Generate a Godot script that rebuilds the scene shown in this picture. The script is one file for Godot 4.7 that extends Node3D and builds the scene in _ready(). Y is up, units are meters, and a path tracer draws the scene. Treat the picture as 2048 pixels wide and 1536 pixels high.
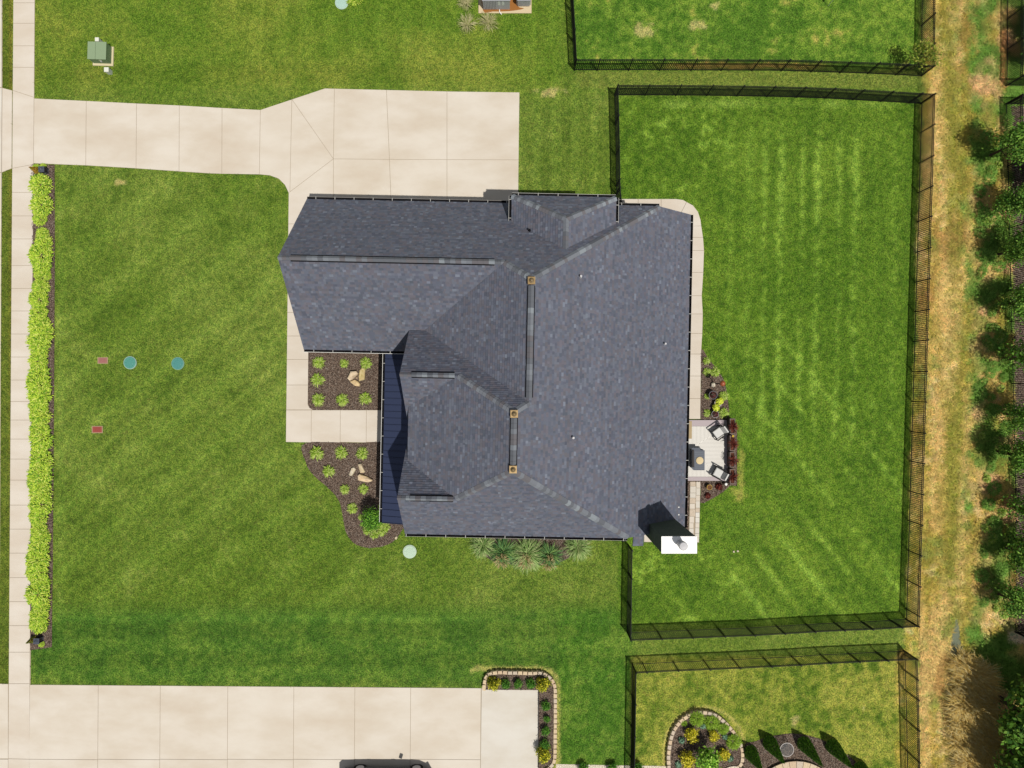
extends Node3D
# A house and its garden seen straight down from forty metres.
# G(px, py, h) turns a pixel of the photograph into the point at height h that it shows; every height comes from shadows and parallax.
const FOCAL := 1421.0
const CAM_H := 40.0
const TURN := 0.02007          # the house stands 1.15 degrees askew
var rng := RandomNumberGenerator.new()
var M := {}
var numbers := {}
var chip_areas: Array = []
var keep_out: Array = []       # polygons (metres) where no turf grows
var n_big := FastNoiseLite.new()
var n_mid := FastNoiseLite.new()
var n_small := FastNoiseLite.new()
var n_streak := FastNoiseLite.new()

# ---------------------------------------------------------------- mesh collector
class MB:
	var v := PackedVector3Array()
	var n := PackedVector3Array()
	var c := PackedColorArray()
	var uv := PackedVector2Array()
	var tint := Color.WHITE
	func tri(a: Vector3, b: Vector3, d: Vector3) -> void:   # counter-clockwise seen from outside
		var m := (b - a).cross(d - a)
		if m.length_squared() < 1e-14:
			return
		m = m.normalized()
		v.append(a); v.append(d); v.append(b)
		for i in 3:
			n.append(m); c.append(tint)
	func tri_n(a: Vector3, b: Vector3, d: Vector3, na: Vector3, nb: Vector3, nd: Vector3) -> void:
		if (b - a).cross(d - a).dot(na + nb + nd) < 0.0:
			v.append(a); v.append(b); v.append(d)
			n.append(na); n.append(nb); n.append(nd)
		else:
			v.append(a); v.append(d); v.append(b)
			n.append(na); n.append(nd); n.append(nb)
		for i in 3:
			c.append(tint)
	func quad(a: Vector3, b: Vector3, d: Vector3, e: Vector3) -> void:
		tri(a, b, d); tri(a, d, e)
	func box(t: Transform3D, s: Vector3) -> void:            # centred
		var h := s * 0.5
		var p: Array[Vector3] = []
		for k in 8:
			p.append(t * Vector3(h.x if k & 1 else -h.x, h.y if k & 2 else -h.y, h.z if k & 4 else -h.z))
		quad(p[2], p[6], p[7], p[3]); quad(p[0], p[1], p[5], p[4])
		quad(p[4], p[5], p[7], p[6]); quad(p[1], p[0], p[2], p[3])
		quad(p[5], p[1], p[3], p[7]); quad(p[0], p[4], p[6], p[2])
	func boxa(lo: Vector3, hi: Vector3) -> void:
		box(Transform3D(Basis(), (lo + hi) * 0.5), hi - lo)
	func bar(a: Vector3, b: Vector3, w: float, d: float, up := Vector3.UP) -> void:
		var f := b - a
		var l := f.length()
		if l < 1e-5:
			return
		f /= l
		if absf(f.dot(up)) > 0.99:
			up = Vector3.FORWARD
		var r := f.cross(up).normalized()
		box(Transform3D(Basis(r, r.cross(f), -f), (a + b) * 0.5), Vector3(w, d, l))
	func tube(a: Vector3, b: Vector3, r0: float, r1: float, k := 8, caps := true) -> void:
		var f := (b - a).normalized()
		var s := f.cross(Vector3.RIGHT if absf(f.x) < 0.9 else Vector3.UP).normalized()
		var t := f.cross(s)
		for i in k:
			var d0 := s * cos(TAU * i / k) + t * sin(TAU * i / k)
			var d1 := s * cos(TAU * (i + 1) / k) + t * sin(TAU * (i + 1) / k)
			tri_n(a + d0 * r0, a + d1 * r0, b + d1 * r1, d0, d1, d1)
			tri_n(a + d0 * r0, b + d1 * r1, b + d0 * r1, d0, d1, d0)
			if caps:
				tri(b, b + d0 * r1, b + d1 * r1); tri(a, a + d1 * r0, a + d0 * r0)
	func lathe(at: Vector3, prof: Array, k := 20) -> void:   # prof: [radius, height] from the bottom up
		for j in prof.size() - 1:
			for i in k:
				var a0 := TAU * i / k
				var a1 := TAU * (i + 1) / k
				var q: Array = []
				for w in [[j, a0], [j, a1], [j + 1, a1], [j + 1, a0]]:
					q.append(at + Vector3(cos(w[1]) * prof[w[0]][0], prof[w[0]][1], -sin(w[1]) * prof[w[0]][0]))
				quad(q[0], q[1], q[2], q[3])
	func prism(poly: PackedVector2Array, y0: float, y1: float, bevel := 0.0) -> void:   # x, z outline
		var p := poly
		if not Geometry2D.is_polygon_clockwise(p):
			p = p.duplicate(); p.reverse()
		var top := p
		if bevel > 0.0:
			var o := Geometry2D.offset_polygon(p, -bevel)
			if o.size() > 0 and o[0].size() == p.size():
				# match starting corner
				var best := 0
				for i in o[0].size():
					if o[0][i].distance_to(p[0]) < o[0][best].distance_to(p[0]):
						best = i
				var q := PackedVector2Array()
				var rev := Geometry2D.is_polygon_clockwise(o[0]) != Geometry2D.is_polygon_clockwise(p)
				for i in p.size():
					q.append(o[0][posmod(best - i if rev else best + i, p.size())])
				top = q
		var ym := y1 - bevel
		var ids := Geometry2D.triangulate_polygon(top)
		for i in range(0, ids.size(), 3):
			var a := Vector3(top[ids[i]].x, y1, top[ids[i]].y)
			var b := Vector3(top[ids[i + 1]].x, y1, top[ids[i + 1]].y)
			var d := Vector3(top[ids[i + 2]].x, y1, top[ids[i + 2]].y)
			if (b - a).cross(d - a).y < 0:
				tri(a, d, b)
			else:
				tri(a, b, d)
		for i in p.size():
			var j := (i + 1) % p.size()
			var out2 := Vector2(p[j].y - p[i].y, -(p[j].x - p[i].x))
			var a0 := Vector3(p[i].x, y0, p[i].y)
			var a1 := Vector3(p[j].x, y0, p[j].y)
			var b0 := Vector3(p[i].x, ym, p[i].y)
			var b1 := Vector3(p[j].x, ym, p[j].y)
			var mid := Vector3(out2.x, 0, out2.y)
			if (a1 - a0).cross(b1 - a0).dot(mid) > 0:
				quad(a0, a1, b1, b0)
			else:
				quad(a1, a0, b0, b1)
			if bevel > 0.0:
				var c0 := Vector3(top[i].x, y1, top[i].y)
				var c1 := Vector3(top[j].x, y1, top[j].y)
				if (b1 - b0).cross(c1 - b0).dot(mid + Vector3.UP) > 0:
					quad(b0, b1, c1, c0)
				else:
					quad(b1, b0, c0, c1)
	func mesh() -> ArrayMesh:
		var a := []
		a.resize(Mesh.ARRAY_MAX)
		a[Mesh.ARRAY_VERTEX] = v
		a[Mesh.ARRAY_NORMAL] = n
		a[Mesh.ARRAY_COLOR] = c
		if uv.size() == v.size():
			a[Mesh.ARRAY_TEX_UV] = uv
		var m := ArrayMesh.new()
		m.add_surface_from_arrays(Mesh.PRIMITIVE_TRIANGLES, a)
		return m

# ---------------------------------------------------------------- small helpers
func G(px: float, py: float, h := 0.0) -> Vector3:
	return Vector3((px - 1024.0) * (CAM_H - h) / FOCAL, h, (py - 768.0) * (CAM_H - h) / FOCAL)
func G2(px: float, py: float) -> Vector2:
	var g := G(px, py)
	return Vector2(g.x, g.z)
func poly(a: Array) -> PackedVector2Array:     # pixel pairs on the ground
	var p := PackedVector2Array()
	for i in range(0, a.size(), 2):
		p.append(G2(a[i], a[i + 1]))
	return p
func curve(a: Array, steps := 5) -> PackedVector2Array:   # closed smooth outline through pixel pairs
	var q := poly(a)
	var p := PackedVector2Array()
	var k := q.size()
	for i in k:
		for s in steps:
			p.append(q[i].cubic_interpolate(q[(i + 1) % k], q[(i + k - 1) % k], q[(i + 2) % k], float(s) / steps))
	return p
func HU(u: float, v: float, h := 0.0) -> Vector3:         # house axes to world
	return Vector3(u * cos(TURN) - v * sin(TURN), h, u * sin(TURN) + v * cos(TURN))
func numbered(called: String) -> String:
	var k: int = numbers.get(called, 0)
	numbers[called] = k + 1
	return called if k == 0 else "%s_%03d" % [called, k]
func put(called: String, mesh: Mesh, mat: Material, parent: Node = null) -> MeshInstance3D:
	var o := MeshInstance3D.new()
	o.mesh = mesh
	o.material_override = mat
	if parent == null:
		o.name = numbered(called); add_child(o)
	else:
		o.name = called; parent.add_child(o, true)
	return o
func thing(called: String, at := Vector3.ZERO, turn := 0.0) -> Node3D:
	var o := Node3D.new()
	o.name = numbered(called); add_child(o)
	o.position = at; o.rotation.y = turn
	return o
func tag(o: Node, label: String, category: String, group := "") -> Node:
	o.set_meta("label", label); o.set_meta("category", category)
	if group:
		o.set_meta("group", group)
	return o
func kind(o: Node, k: String) -> Node:
	o.set_meta("kind", k)
	return o
func lin(r: float, g: float, b: float) -> Color:           # a colour as it shows in full sun, turned into the surface's own linear colour
	var c := Color(r / 255.0, g / 255.0, b / 255.0).srgb_to_linear()
	return Color(c.r / 1.42, c.g / 1.42, c.b / 1.42)
func mat(col: Color, rough := 0.9, spec := 0.3) -> StandardMaterial3D:   # col linear
	var m := StandardMaterial3D.new()
	m.albedo_color = col.linear_to_srgb()
	m.roughness = rough
	m.metallic_specular = spec
	return m
func noise_tex(seed_: int, freq: float, size: int, ramp: Array, type := FastNoiseLite.TYPE_SIMPLEX_SMOOTH, oct := 4, gain := 0.55) -> NoiseTexture2D:
	var f := FastNoiseLite.new()
	f.seed = seed_; f.noise_type = type; f.frequency = freq; f.fractal_octaves = oct; f.fractal_gain = gain
	f.fractal_type = FastNoiseLite.FRACTAL_FBM
	var t := NoiseTexture2D.new()
	t.width = size; t.height = size; t.seamless = true; t.seamless_blend_skirt = 0.15; t.noise = f
	var g := Gradient.new()
	g.offsets = PackedFloat32Array(ramp.map(func(x): return x[0]))
	g.colors = PackedColorArray(ramp.map(func(x): return x[1]))
	t.color_ramp = g
	return t
func gray(x: float) -> Color:
	return Color(x, x, x)
func rr(a: float, b: float) -> float:
	return rng.randf_range(a, b)

func materials() -> void:
	# turf: the vertex colours carry the patches, the textures the grain of the blades
	var t := mat(Color.WHITE, 0.95, 0.15)
	t.vertex_color_use_as_albedo = true
	t.albedo_texture = noise_tex(3, 0.09, 1024, [[0.0, Color(0.36, 0.42, 0.38)], [0.36, Color(0.58, 0.62, 0.56)], [0.5, Color(0.77, 0.78, 0.75)], [0.64, Color(0.94, 0.93, 0.88)], [1.0, Color(1, 1, 0.97)]], FastNoiseLite.TYPE_SIMPLEX_SMOOTH, 5, 0.8)
	t.uv1_scale = Vector3(1.0 / 9.0, 1.0 / 9.0, 1)
	t.detail_enabled = true
	t.detail_blend_mode = BaseMaterial3D.BLEND_MODE_MUL
	t.detail_uv_layer = BaseMaterial3D.DETAIL_UV_2
	t.detail_albedo = noise_tex(11, 0.06, 1024, [[0.0, Color(0.62, 0.71, 0.64)], [0.42, Color(0.84, 0.88, 0.84)], [0.6, Color(0.95, 0.95, 0.91)], [1.0, Color(1, 0.98, 0.95)]], FastNoiseLite.TYPE_SIMPLEX_SMOOTH, 5, 0.65)
	t.uv2_scale = Vector3(1.0 / 23.0, 1.0 / 23.0, 1)
	M.turf = t
	var far := mat(lin(100, 122, 52), 0.95, 0.1)
	M.field = far
	M.blade = mat(Color.WHITE, 0.7, 0.25)
	M.blade.vertex_color_use_as_albedo = true
	M.blade.backlight_enabled = true
	M.blade.backlight = Color(0.55, 0.6, 0.3)
	M.leaf = mat(Color.WHITE, 0.6, 0.3)
	M.leaf.vertex_color_use_as_albedo = true
	M.leaf.backlight_enabled = true
	M.leaf.backlight = Color(0.5, 0.55, 0.25)
	M.tint = mat(Color.WHITE, 0.85, 0.3)
	M.tint.vertex_color_use_as_albedo = true
	# concrete
	for k in 3:
		var c := mat([lin(237, 229, 220), lin(236, 228, 218), lin(235, 231, 225)][k], 0.9, 0.25)
		c.uv1_triplanar = true
		c.uv1_world_triplanar = true
		c.albedo_texture = noise_tex(40 + k, 0.006, 1024, [[0.0, Color(0.93, 0.905, 0.875)], [0.40, Color(0.96, 0.948, 0.93)], [0.55, Color(0.974, 0.966, 0.955)], [0.75, Color(0.99, 0.987, 0.982)], [1.0, Color(1, 1, 1)]], FastNoiseLite.TYPE_SIMPLEX_SMOOTH, 6, 0.58)
		c.uv1_scale = Vector3(0.032, 0.05, 0.07)
		M["concrete%d" % k] = c
	M.joint = mat(lin(180, 166, 146), 1.0, 0.1)
	M.mulch = mat(Color.WHITE, 1.0, 0.1)
	M.mulch.albedo_texture = noise_tex(60, 0.05, 1024, [[0.0, Color(0.13, 0.105, 0.095)], [0.38, Color(0.26, 0.215, 0.19)], [0.5, Color(0.36, 0.305, 0.27)], [0.62, Color(0.47, 0.41, 0.37)], [1.0, Color(0.68, 0.62, 0.57)]], FastNoiseLite.TYPE_SIMPLEX_SMOOTH, 4, 0.8)
	M.mulch.uv1_triplanar = true
	M.mulch.uv1_world_triplanar = true
	M.mulch.uv1_scale = Vector3(0.25, 0.25, 0.25)
	M.gravel = M.mulch.duplicate()
	M.gravel.albedo_texture = noise_tex(61, 0.16, 512, [[0.0, Color(0.42, 0.38, 0.34)], [0.4, Color(0.72, 0.68, 0.62)], [0.65, Color(0.88, 0.85, 0.8)], [1.0, Color(0.97, 0.95, 0.92)]], FastNoiseLite.TYPE_CELLULAR, 3, 0.7)
	# roof
	M.shingle = mat(Color.WHITE, 0.92, 0.3)
	M.shingle.vertex_color_use_as_albedo = true
	M.deck = mat(Color(0.02, 0.02, 0.023), 0.9)
	M.cap = []
	for c in [lin(130, 135, 146), lin(112, 116, 126), lin(150, 158, 168), lin(118, 116, 123), lin(138, 144, 155)]:
		M.cap.append(mat(c, 0.9))
	M.black = mat(Color(0.010, 0.010, 0.012), 0.9, 0.1)
	M.white = mat(Color(0.8, 0.8, 0.79), 0.5, 0.5)
	M.hanger = mat(Color(0.38, 0.38, 0.37), 0.5, 0.4)
	M.fascia = mat(Color(0.22, 0.21, 0.2), 0.5)
	M.wall = mat(Color(0.075, 0.095, 0.078), 0.8)
	M.glass = mat(Color(0.02, 0.025, 0.03), 0.08, 0.6)
	M.navy = mat(lin(60, 70, 102), 0.45, 0.4)
	M.navy.metallic = 0.25
	M.bronze = mat(Color(0.25, 0.17, 0.075), 0.45, 0.5)
	M.bronze.metallic = 0.4
	M.galv = mat(Color(0.42, 0.42, 0.45), 0.5, 0.5)
	M.fence = mat(Color(0.010, 0.011, 0.012), 0.6, 0.25)
	M.block = []
	for c in [lin(246, 224, 196), lin(240, 214, 184), lin(236, 219, 200), lin(250, 226, 192)]:
		var b := mat(c, 0.95)
		b.uv1_triplanar = true
		b.uv1_world_triplanar = true
		b.albedo_texture = noise_tex(70, 0.05, 256, [[0.0, gray(0.82)], [1.0, gray(1)]])
		b.uv1_scale = Vector3.ONE * 0.9
		M.block.append(b)
	M.bark = mat(Color(0.07, 0.05, 0.035), 0.95)
	M.earth = mat(lin(120, 84, 62), 1.0, 0.1)

# ---------------------------------------------------------------- turf colours
func band(x: float, a: float, b: float, soft: float) -> float:
	return smoothstep(a - soft, a + soft, x) * (1.0 - smoothstep(b - soft, b + soft, x))
func line_of(t: float, period: float, width: float) -> float:
	var d := fposmod(t, period) - period * 0.5
	return exp(-d * d / (width * width))
func turf_color(x: float, z: float) -> Color:
	var px := x * FOCAL / CAM_H + 1024.0
	var py := z * FOCAL / CAM_H + 768.0
	var big := n_big.get_noise_2d(x, z)
	var mid := n_mid.get_noise_2d(x, z)
	var sm := n_small.get_noise_2d(x, z)
	var wob := mid * 14.0 + sm * 8.0
	# front lawn
	var c := Color(98, 124, 44)
	c = c.lerp(Color(118, 138, 60), clampf(0.5 + big * 0.8 + mid * 0.35, 0, 1))
	c = c.lerp(Color(138, 150, 74), clampf(mid * 1.0 + sm * 0.6 - 0.35, 0, 0.4))
	c = c.lerp(Color(80, 108, 38), clampf(-mid * 0.9 - sm * 0.6 - 0.25, 0, 0.45))
	# mower passes, up to the right in front of the house
	var front := (1.0 - smoothstep(690, 780, px)) * band(py, 345, 1215, 25)
	var t1 := px * 0.62 + py * 0.78 + mid * 5.0
	var mul := 1.0 + front * (0.26 * line_of(t1, 47.0, 6.0) * 0.75 * clampf(0.6 + big + (py - 700.0) / 900.0, 0.15, 1.0) + 0.12 * (smoothstep(-0.3, 0.3, sin(t1 / 47.0 * PI)) - 0.5))
	mul += front * 0.10 * line_of(px * 0.999 + mid * 4.0, 62.0, 6.0) * (1.0 - smoothstep(500, 640, py)) * 0.6
	mul += 0.16 * exp(-pow((px - 122.0 + mid * 4.0) / 7.0, 2.0)) * band(py, 340, 1240, 10)
	# the side lawn below the house: darker, passes along it
	var low := band(py + wob * 0.6, 1215, 1372, 22) * (1.0 - smoothstep(1255, 1285, px))
	c = c.lerp(Color(70, 108, 40).lerp(Color(96, 126, 48), clampf(0.4 + mid + sm * 0.8, 0, 1)), low * 0.85)
	mul += low * 0.13 * (smoothstep(-0.35, 0.35, sin(py / 29.0 * TAU * 0.5 + mid * 0.5)) - 0.45)
	mul += 0.22 * exp(-pow((py - 1237.0 - mid * 4.0) / 5.0, 2.0)) * band(px, 120, 960, 40)
	# lawn north of the drive
	var north := 1.0 - smoothstep(150, 215, py)
	c = c.lerp(Color(100, 130, 42).lerp(Color(134, 146, 58), clampf(0.45 + big * 1.3 + mid * 0.7 - px / 4500.0, 0, 1)), north * 0.75 * (1.0 - smoothstep(1100, 1150, px)))
	mul += north * 0.10 * (smoothstep(-0.3, 0.3, sin(px / 25.0 * TAU * 0.5 + mid)) - 0.5) * smoothstep(400, 520, px) * (1.0 - smoothstep(100, 130, py))
	mul -= 0.12 * band(py, 128, 165, 10) * (1.0 - smoothstep(760, 1000, px))
	# strip between drive and fence
	mul += band(px, 1040, 1225, 8) * band(py, 150, 400, 12) * 0.14 * (smoothstep(-0.3, 0.3, sin(px / 19.0 * TAU * 0.5 + mid * 0.5)) - 0.5)
	# back garden
	var back := band(px + wob * 0.2, 1236, 1832, 6) * band(py, 192, 1250, 6)
	if back > 0.0:
		var b := Color(86, 119, 36).lerp(Color(110, 139, 48), clampf(0.45 + big * 0.6 + mid * 0.4 + sm * 0.4, 0, 1))
		b = b.lerp(Color(70, 106, 36), clampf(-mid * 0.6 - sm * 0.7 - 0.2, 0, 0.4))
		var st := 0.0
		var xx := px + (py - 400.0) * 0.018 + mid * 5.0
		for q in [1462.0, 1500.0, 1530.0, 1562.0, 1604.0, 1635.5, 1678.0, 1711.0, 1752.0, 1790.0]:
			st += exp(-pow((xx - q) / 7.0, 2.0)) * (1.0 if q > 1520.0 and q < 1730.0 else 0.45) * band(py, 270, 880, 60)
		st -= 0.35 * smoothstep(-0.2, 0.6, sin((xx - 1604.0) / 36.5 * PI + 1.2)) * band(py, 270, 760, 80) * smoothstep(1440, 1520, px)
		var diag := px * 0.79 - py * 0.61 + mid * 4.0
		st += line_of(diag, 61.0, 6.5) * 0.95 * smoothstep(540, 780, py) * smoothstep(1400, 1500, px + (py - 900.0) * 0.3) * clampf(0.55 + n_mid.get_noise_2d(x * 0.6 + 70.0, z * 0.6) * 1.6, 0.1, 1.0)
		st -= 0.3 * smoothstep(-0.1, 0.7, sin(diag / 61.0 * PI)) * smoothstep(640, 860, py)
		st += clampf(mid * 1.5 + sm * 0.9 - 0.35, 0, 0.8) * band(px, 1265, 1480, 30) * smoothstep(1090, 1140, py)
		st += clampf(mid * 1.8 + sm - 0.3, 0, 1.0) * band(px, 1250, 1460, 30) * band(py, 205, 380, 30)
		st *= clampf(0.75 + big * 0.9 + sm * 0.7, 0.15, 1.3)
		b = b.lerp(Color(158, 190, 80), clampf(st * 0.64, 0, 0.6))
		b = b.lerp(Color(60, 96, 28), clampf(-st * 0.9, 0, 0.5))
		b = b.lerp(Color(158, 184, 88), 0.5 * band(py, 200, 216, 6) * clampf(0.6 + mid, 0, 1) * smoothstep(1290, 1340, px))
		c = c.lerp(b, back)
		mul = lerpf(mul, 1.0, back)
	# next garden to the north
	var nn := band(px, 1146, 1840, 4) * (1.0 - smoothstep(138, 144, py))
	c = c.lerp(Color(82, 120, 40).lerp(Color(120, 148, 56), clampf(0.4 + big + mid * 0.8 + sm * 0.8, 0, 1)), nn)
	c = c.lerp(Color(178, 160, 92), nn * clampf(mid * 1.4 + sm * 1.1 - 0.75, 0, 0.7))
	mul = lerpf(mul, 1.0, nn)
	c = c.lerp(Color(196, 152, 88), band(py + wob * 0.3, 126, 138, 3) * band(px, 1330, 1640, 40) * 0.75)
	# lane between the two fences
	c = c.lerp(Color(122, 136, 62), band(py, 142, 176, 4) * band(px, 1150, 1835, 12) * 0.8)
	# south garden: dry olive turf
	var ss := band(px, 1262, 1812, 3) * smoothstep(1308, 1316, py)
	c = c.lerp(Color(118, 136, 50).lerp(Color(156, 158, 72), clampf(0.42 + big * 0.8 + mid * 0.7 + sm * 0.6, 0, 1)), ss)
	c = c.lerp(Color(80, 112, 36), ss * clampf(-mid * 1.3 - sm * 0.7 - 0.2, 0, 0.65))
	c = c.lerp(Color(74, 116, 38).lerp(Color(104, 134, 52), clampf(0.4 + mid + sm, 0, 1)), band(px, 1116, 1258, 4) * smoothstep(1190, 1260, py) * 0.85)
	# rough strip behind the gardens
	var rough := smoothstep(1838, 1850, px + wob * 0.5 + (py - 200.0) * 0.03 + (14.0 if py > 1300.0 else 0.0))
	if rough > 0.0:
		var sk := n_streak.get_noise_2d(x * 2.6, z * 0.32)
		var d := Color(212, 186, 116).lerp(Color(178, 160, 70), clampf(0.45 + sk * 1.3 + mid * 0.6, 0, 1))
		d = d.lerp(Color(226, 200, 152), clampf(mid * 1.2 + sm * 0.9 - 0.3, 0, 0.7))
		d = d.lerp(Color(112, 134, 52), clampf(n_mid.get_noise_2d(x + 11, z + 60) * 2.2 + sm * 0.8 - 0.55, 0, 0.7))
		d = d.lerp(Color(158, 120, 62), clampf(n_mid.get_noise_2d(x - 51, z * 0.4 + 20) * 2.0 - 0.5, 0, 0.55))
		d = d.lerp(Color(136, 142, 56), clampf(band(px + wob, 1888, 1925, 16) * 0.55 + sk * 0.5 - sm * 0.4, 0, 0.8))
		var weed := smoothstep(1928, 1955, px + wob * 2.2)
		d = d.lerp(Color(84, 124, 42).lerp(Color(110, 150, 60), clampf(0.5 + sm, 0, 1)), weed * clampf(0.62 + n_mid.get_noise_2d(x + 90, z) * 2.6 + (0.5 if py < 230.0 else 0.0), 0, 1))
		d = d.lerp(Color(216, 176, 128), weed * clampf(n_mid.get_noise_2d(x + 33, z - 20) * 2.6 - 0.35, 0, 0.85))
		d = d.lerp(Color(206, 150, 92), band(px, 2000, 2012, 4) * band(py, 60, 180, 10) * 0.8)
		d = d.lerp(Color(222, 206, 176), smoothstep(2012, 2022, px) * band(py, 1262, 1283, 4))
		c = c.lerp(d, rough)
		mul = lerpf(mul, 1.0, rough)
	# the verge along the road
	var verge := 1.0 - smoothstep(24, 27, px)
	c = c.lerp(Color(98, 112, 42), verge * 0.8)
	c = c.lerp(Color(150, 112, 56), verge * smoothstep(14, 25, px) * 0.35)
	# worn margins
	for q in [[1515, 990, 30, 60], [1481, 940, 9, 68], [1478, 985, 20, 14]]:
		var e := Vector2((px - q[0]) / q[2], (py - q[1]) / q[3]).length() + sm * 0.7
		c = c.lerp(Color(186, 174, 96), (0.55 if q[0] < 1500 else 0.0) * (1.0 - smoothstep(0.5, 1.1, e)))
	for q in [[1590, 1442, 9, 12], [1727, 1416, 4, 8], [1432, 12, 10, 8], [1397, 50, 18, 10], [1290, 62, 22, 14], [240, 365, 10, 6], [1100, 185, 26, 10]]:
		var e := Vector2((px - q[0]) / q[2], (py - q[1]) / q[3]).length() + sm * 0.8
		c = c.lerp(Color(204, 186, 132), 0.75 * (1.0 - smoothstep(0.6, 1.15, e)))
	if px > 940 and py > 1310:
		var e1 := absf(Vector2((px - 1409) / 76.0, (py - 1500) / (80.0 if py < 1500 else 200.0)).length() - 1.06) / 0.05
		var q2 := Vector2(maxf(0.0, absf(px - 1020.0) - 62.0), maxf(0.0, absf(py - 1450.0) - 80.0)).length()
		var e2 := absf(q2 - 33.0) / 6.0
		c = c.lerp(Color(200, 184, 116), 0.7 * (1.0 - smoothstep(0.4, 1.3, minf(e1, e2) + sm * 0.6)))
	mul *= 1.0 + sm * 0.12 + mid * 0.05
	var o := lin(c.r + 4.0, c.g + 1.0, c.b + 6.0)
	var k := mul * 2.27
	return Color(o.r * k, o.g * k, o.b * k)

func open_ground(p: Vector2) -> bool:
	for e in keep_out:
		if e[0].has_point(p) and Geometry2D.is_point_in_polygon(p, e[1]):
			return false
	return true
func close(p: PackedVector2Array) -> void:
	var r := Rect2(p[0], Vector2.ZERO)
	for q in p:
		r = r.expand(q)
	keep_out.append([r, p])

func build_ground() -> void:
	var b := MB.new()
	b.quad(Vector3(-400, -0.03, 400), Vector3(400, -0.03, 400), Vector3(400, -0.03, -400), Vector3(-400, -0.03, -400))
	kind(put("ground", b.mesh(), M.field), "structure")
	# turf sheet
	var step := 0.12
	var nx := 570
	var nz := 436
	var x0 := -nx * step / 2
	var z0 := -nz * step / 2
	var v := PackedVector3Array()
	var n := PackedVector3Array()
	var c := PackedColorArray()
	var u := PackedVector2Array()
	var idx := PackedInt32Array()
	for j in nz + 1:
		for i in nx + 1:
			var x := x0 + i * step
			var z := z0 + j * step
			v.append(Vector3(x, 0, z)); n.append(Vector3.UP); c.append(turf_color(x, z)); u.append(Vector2(x, z))
			if i < nx and j < nz:
				var a := j * (nx + 1) + i
				idx.append_array([a, a + 1, a + nx + 1, a + 1, a + nx + 2, a + nx + 1])
	var ar := []
	ar.resize(Mesh.ARRAY_MAX)
	ar[Mesh.ARRAY_VERTEX] = v; ar[Mesh.ARRAY_NORMAL] = n; ar[Mesh.ARRAY_COLOR] = c; ar[Mesh.ARRAY_TEX_UV] = u; ar[Mesh.ARRAY_TEX_UV2] = u; ar[Mesh.ARRAY_INDEX] = idx
	var m := ArrayMesh.new()
	m.add_surface_from_arrays(Mesh.PRIMITIVE_TRIANGLES, ar)
	kind(put("lawn", m, M.turf), "structure")

# ---------------------------------------------------------------- paving
func slabs(called: String, outline: PackedVector2Array, pieces: Array, which: int, tone := 0.05, top := 0.024) -> Node3D:
	var b := MB.new()
	b.prism(outline, -0.05, 0.008 - 0.0015 * (numbers.size() % 5))
	var base := put(called, b.mesh(), M.joint)
	kind(base, "structure")
	close(outline)
	for p in pieces:
		var q := Geometry2D.offset_polygon(p, -0.011)
		if q.is_empty():
			continue
		var s := MB.new()
		var k := 1.0 - rng.randf() * tone
		s.tint = Color(k, k, k)
		s.prism(q[0], -0.04, top)
		put("slab", s.mesh(), M["concrete%d" % which], base)
	return base
func strip(outer: Array, joints: Array) -> Array:   # quads between successive joints [x0, y0, x1, y1]
	var out := []
	for i in joints.size() - 1:
		var a: Array = joints[i]
		var b: Array = joints[i + 1]
		out.append(poly([a[0], a[1], a[2], a[3], b[2], b[3], b[0], b[1]]))
	return out
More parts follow.
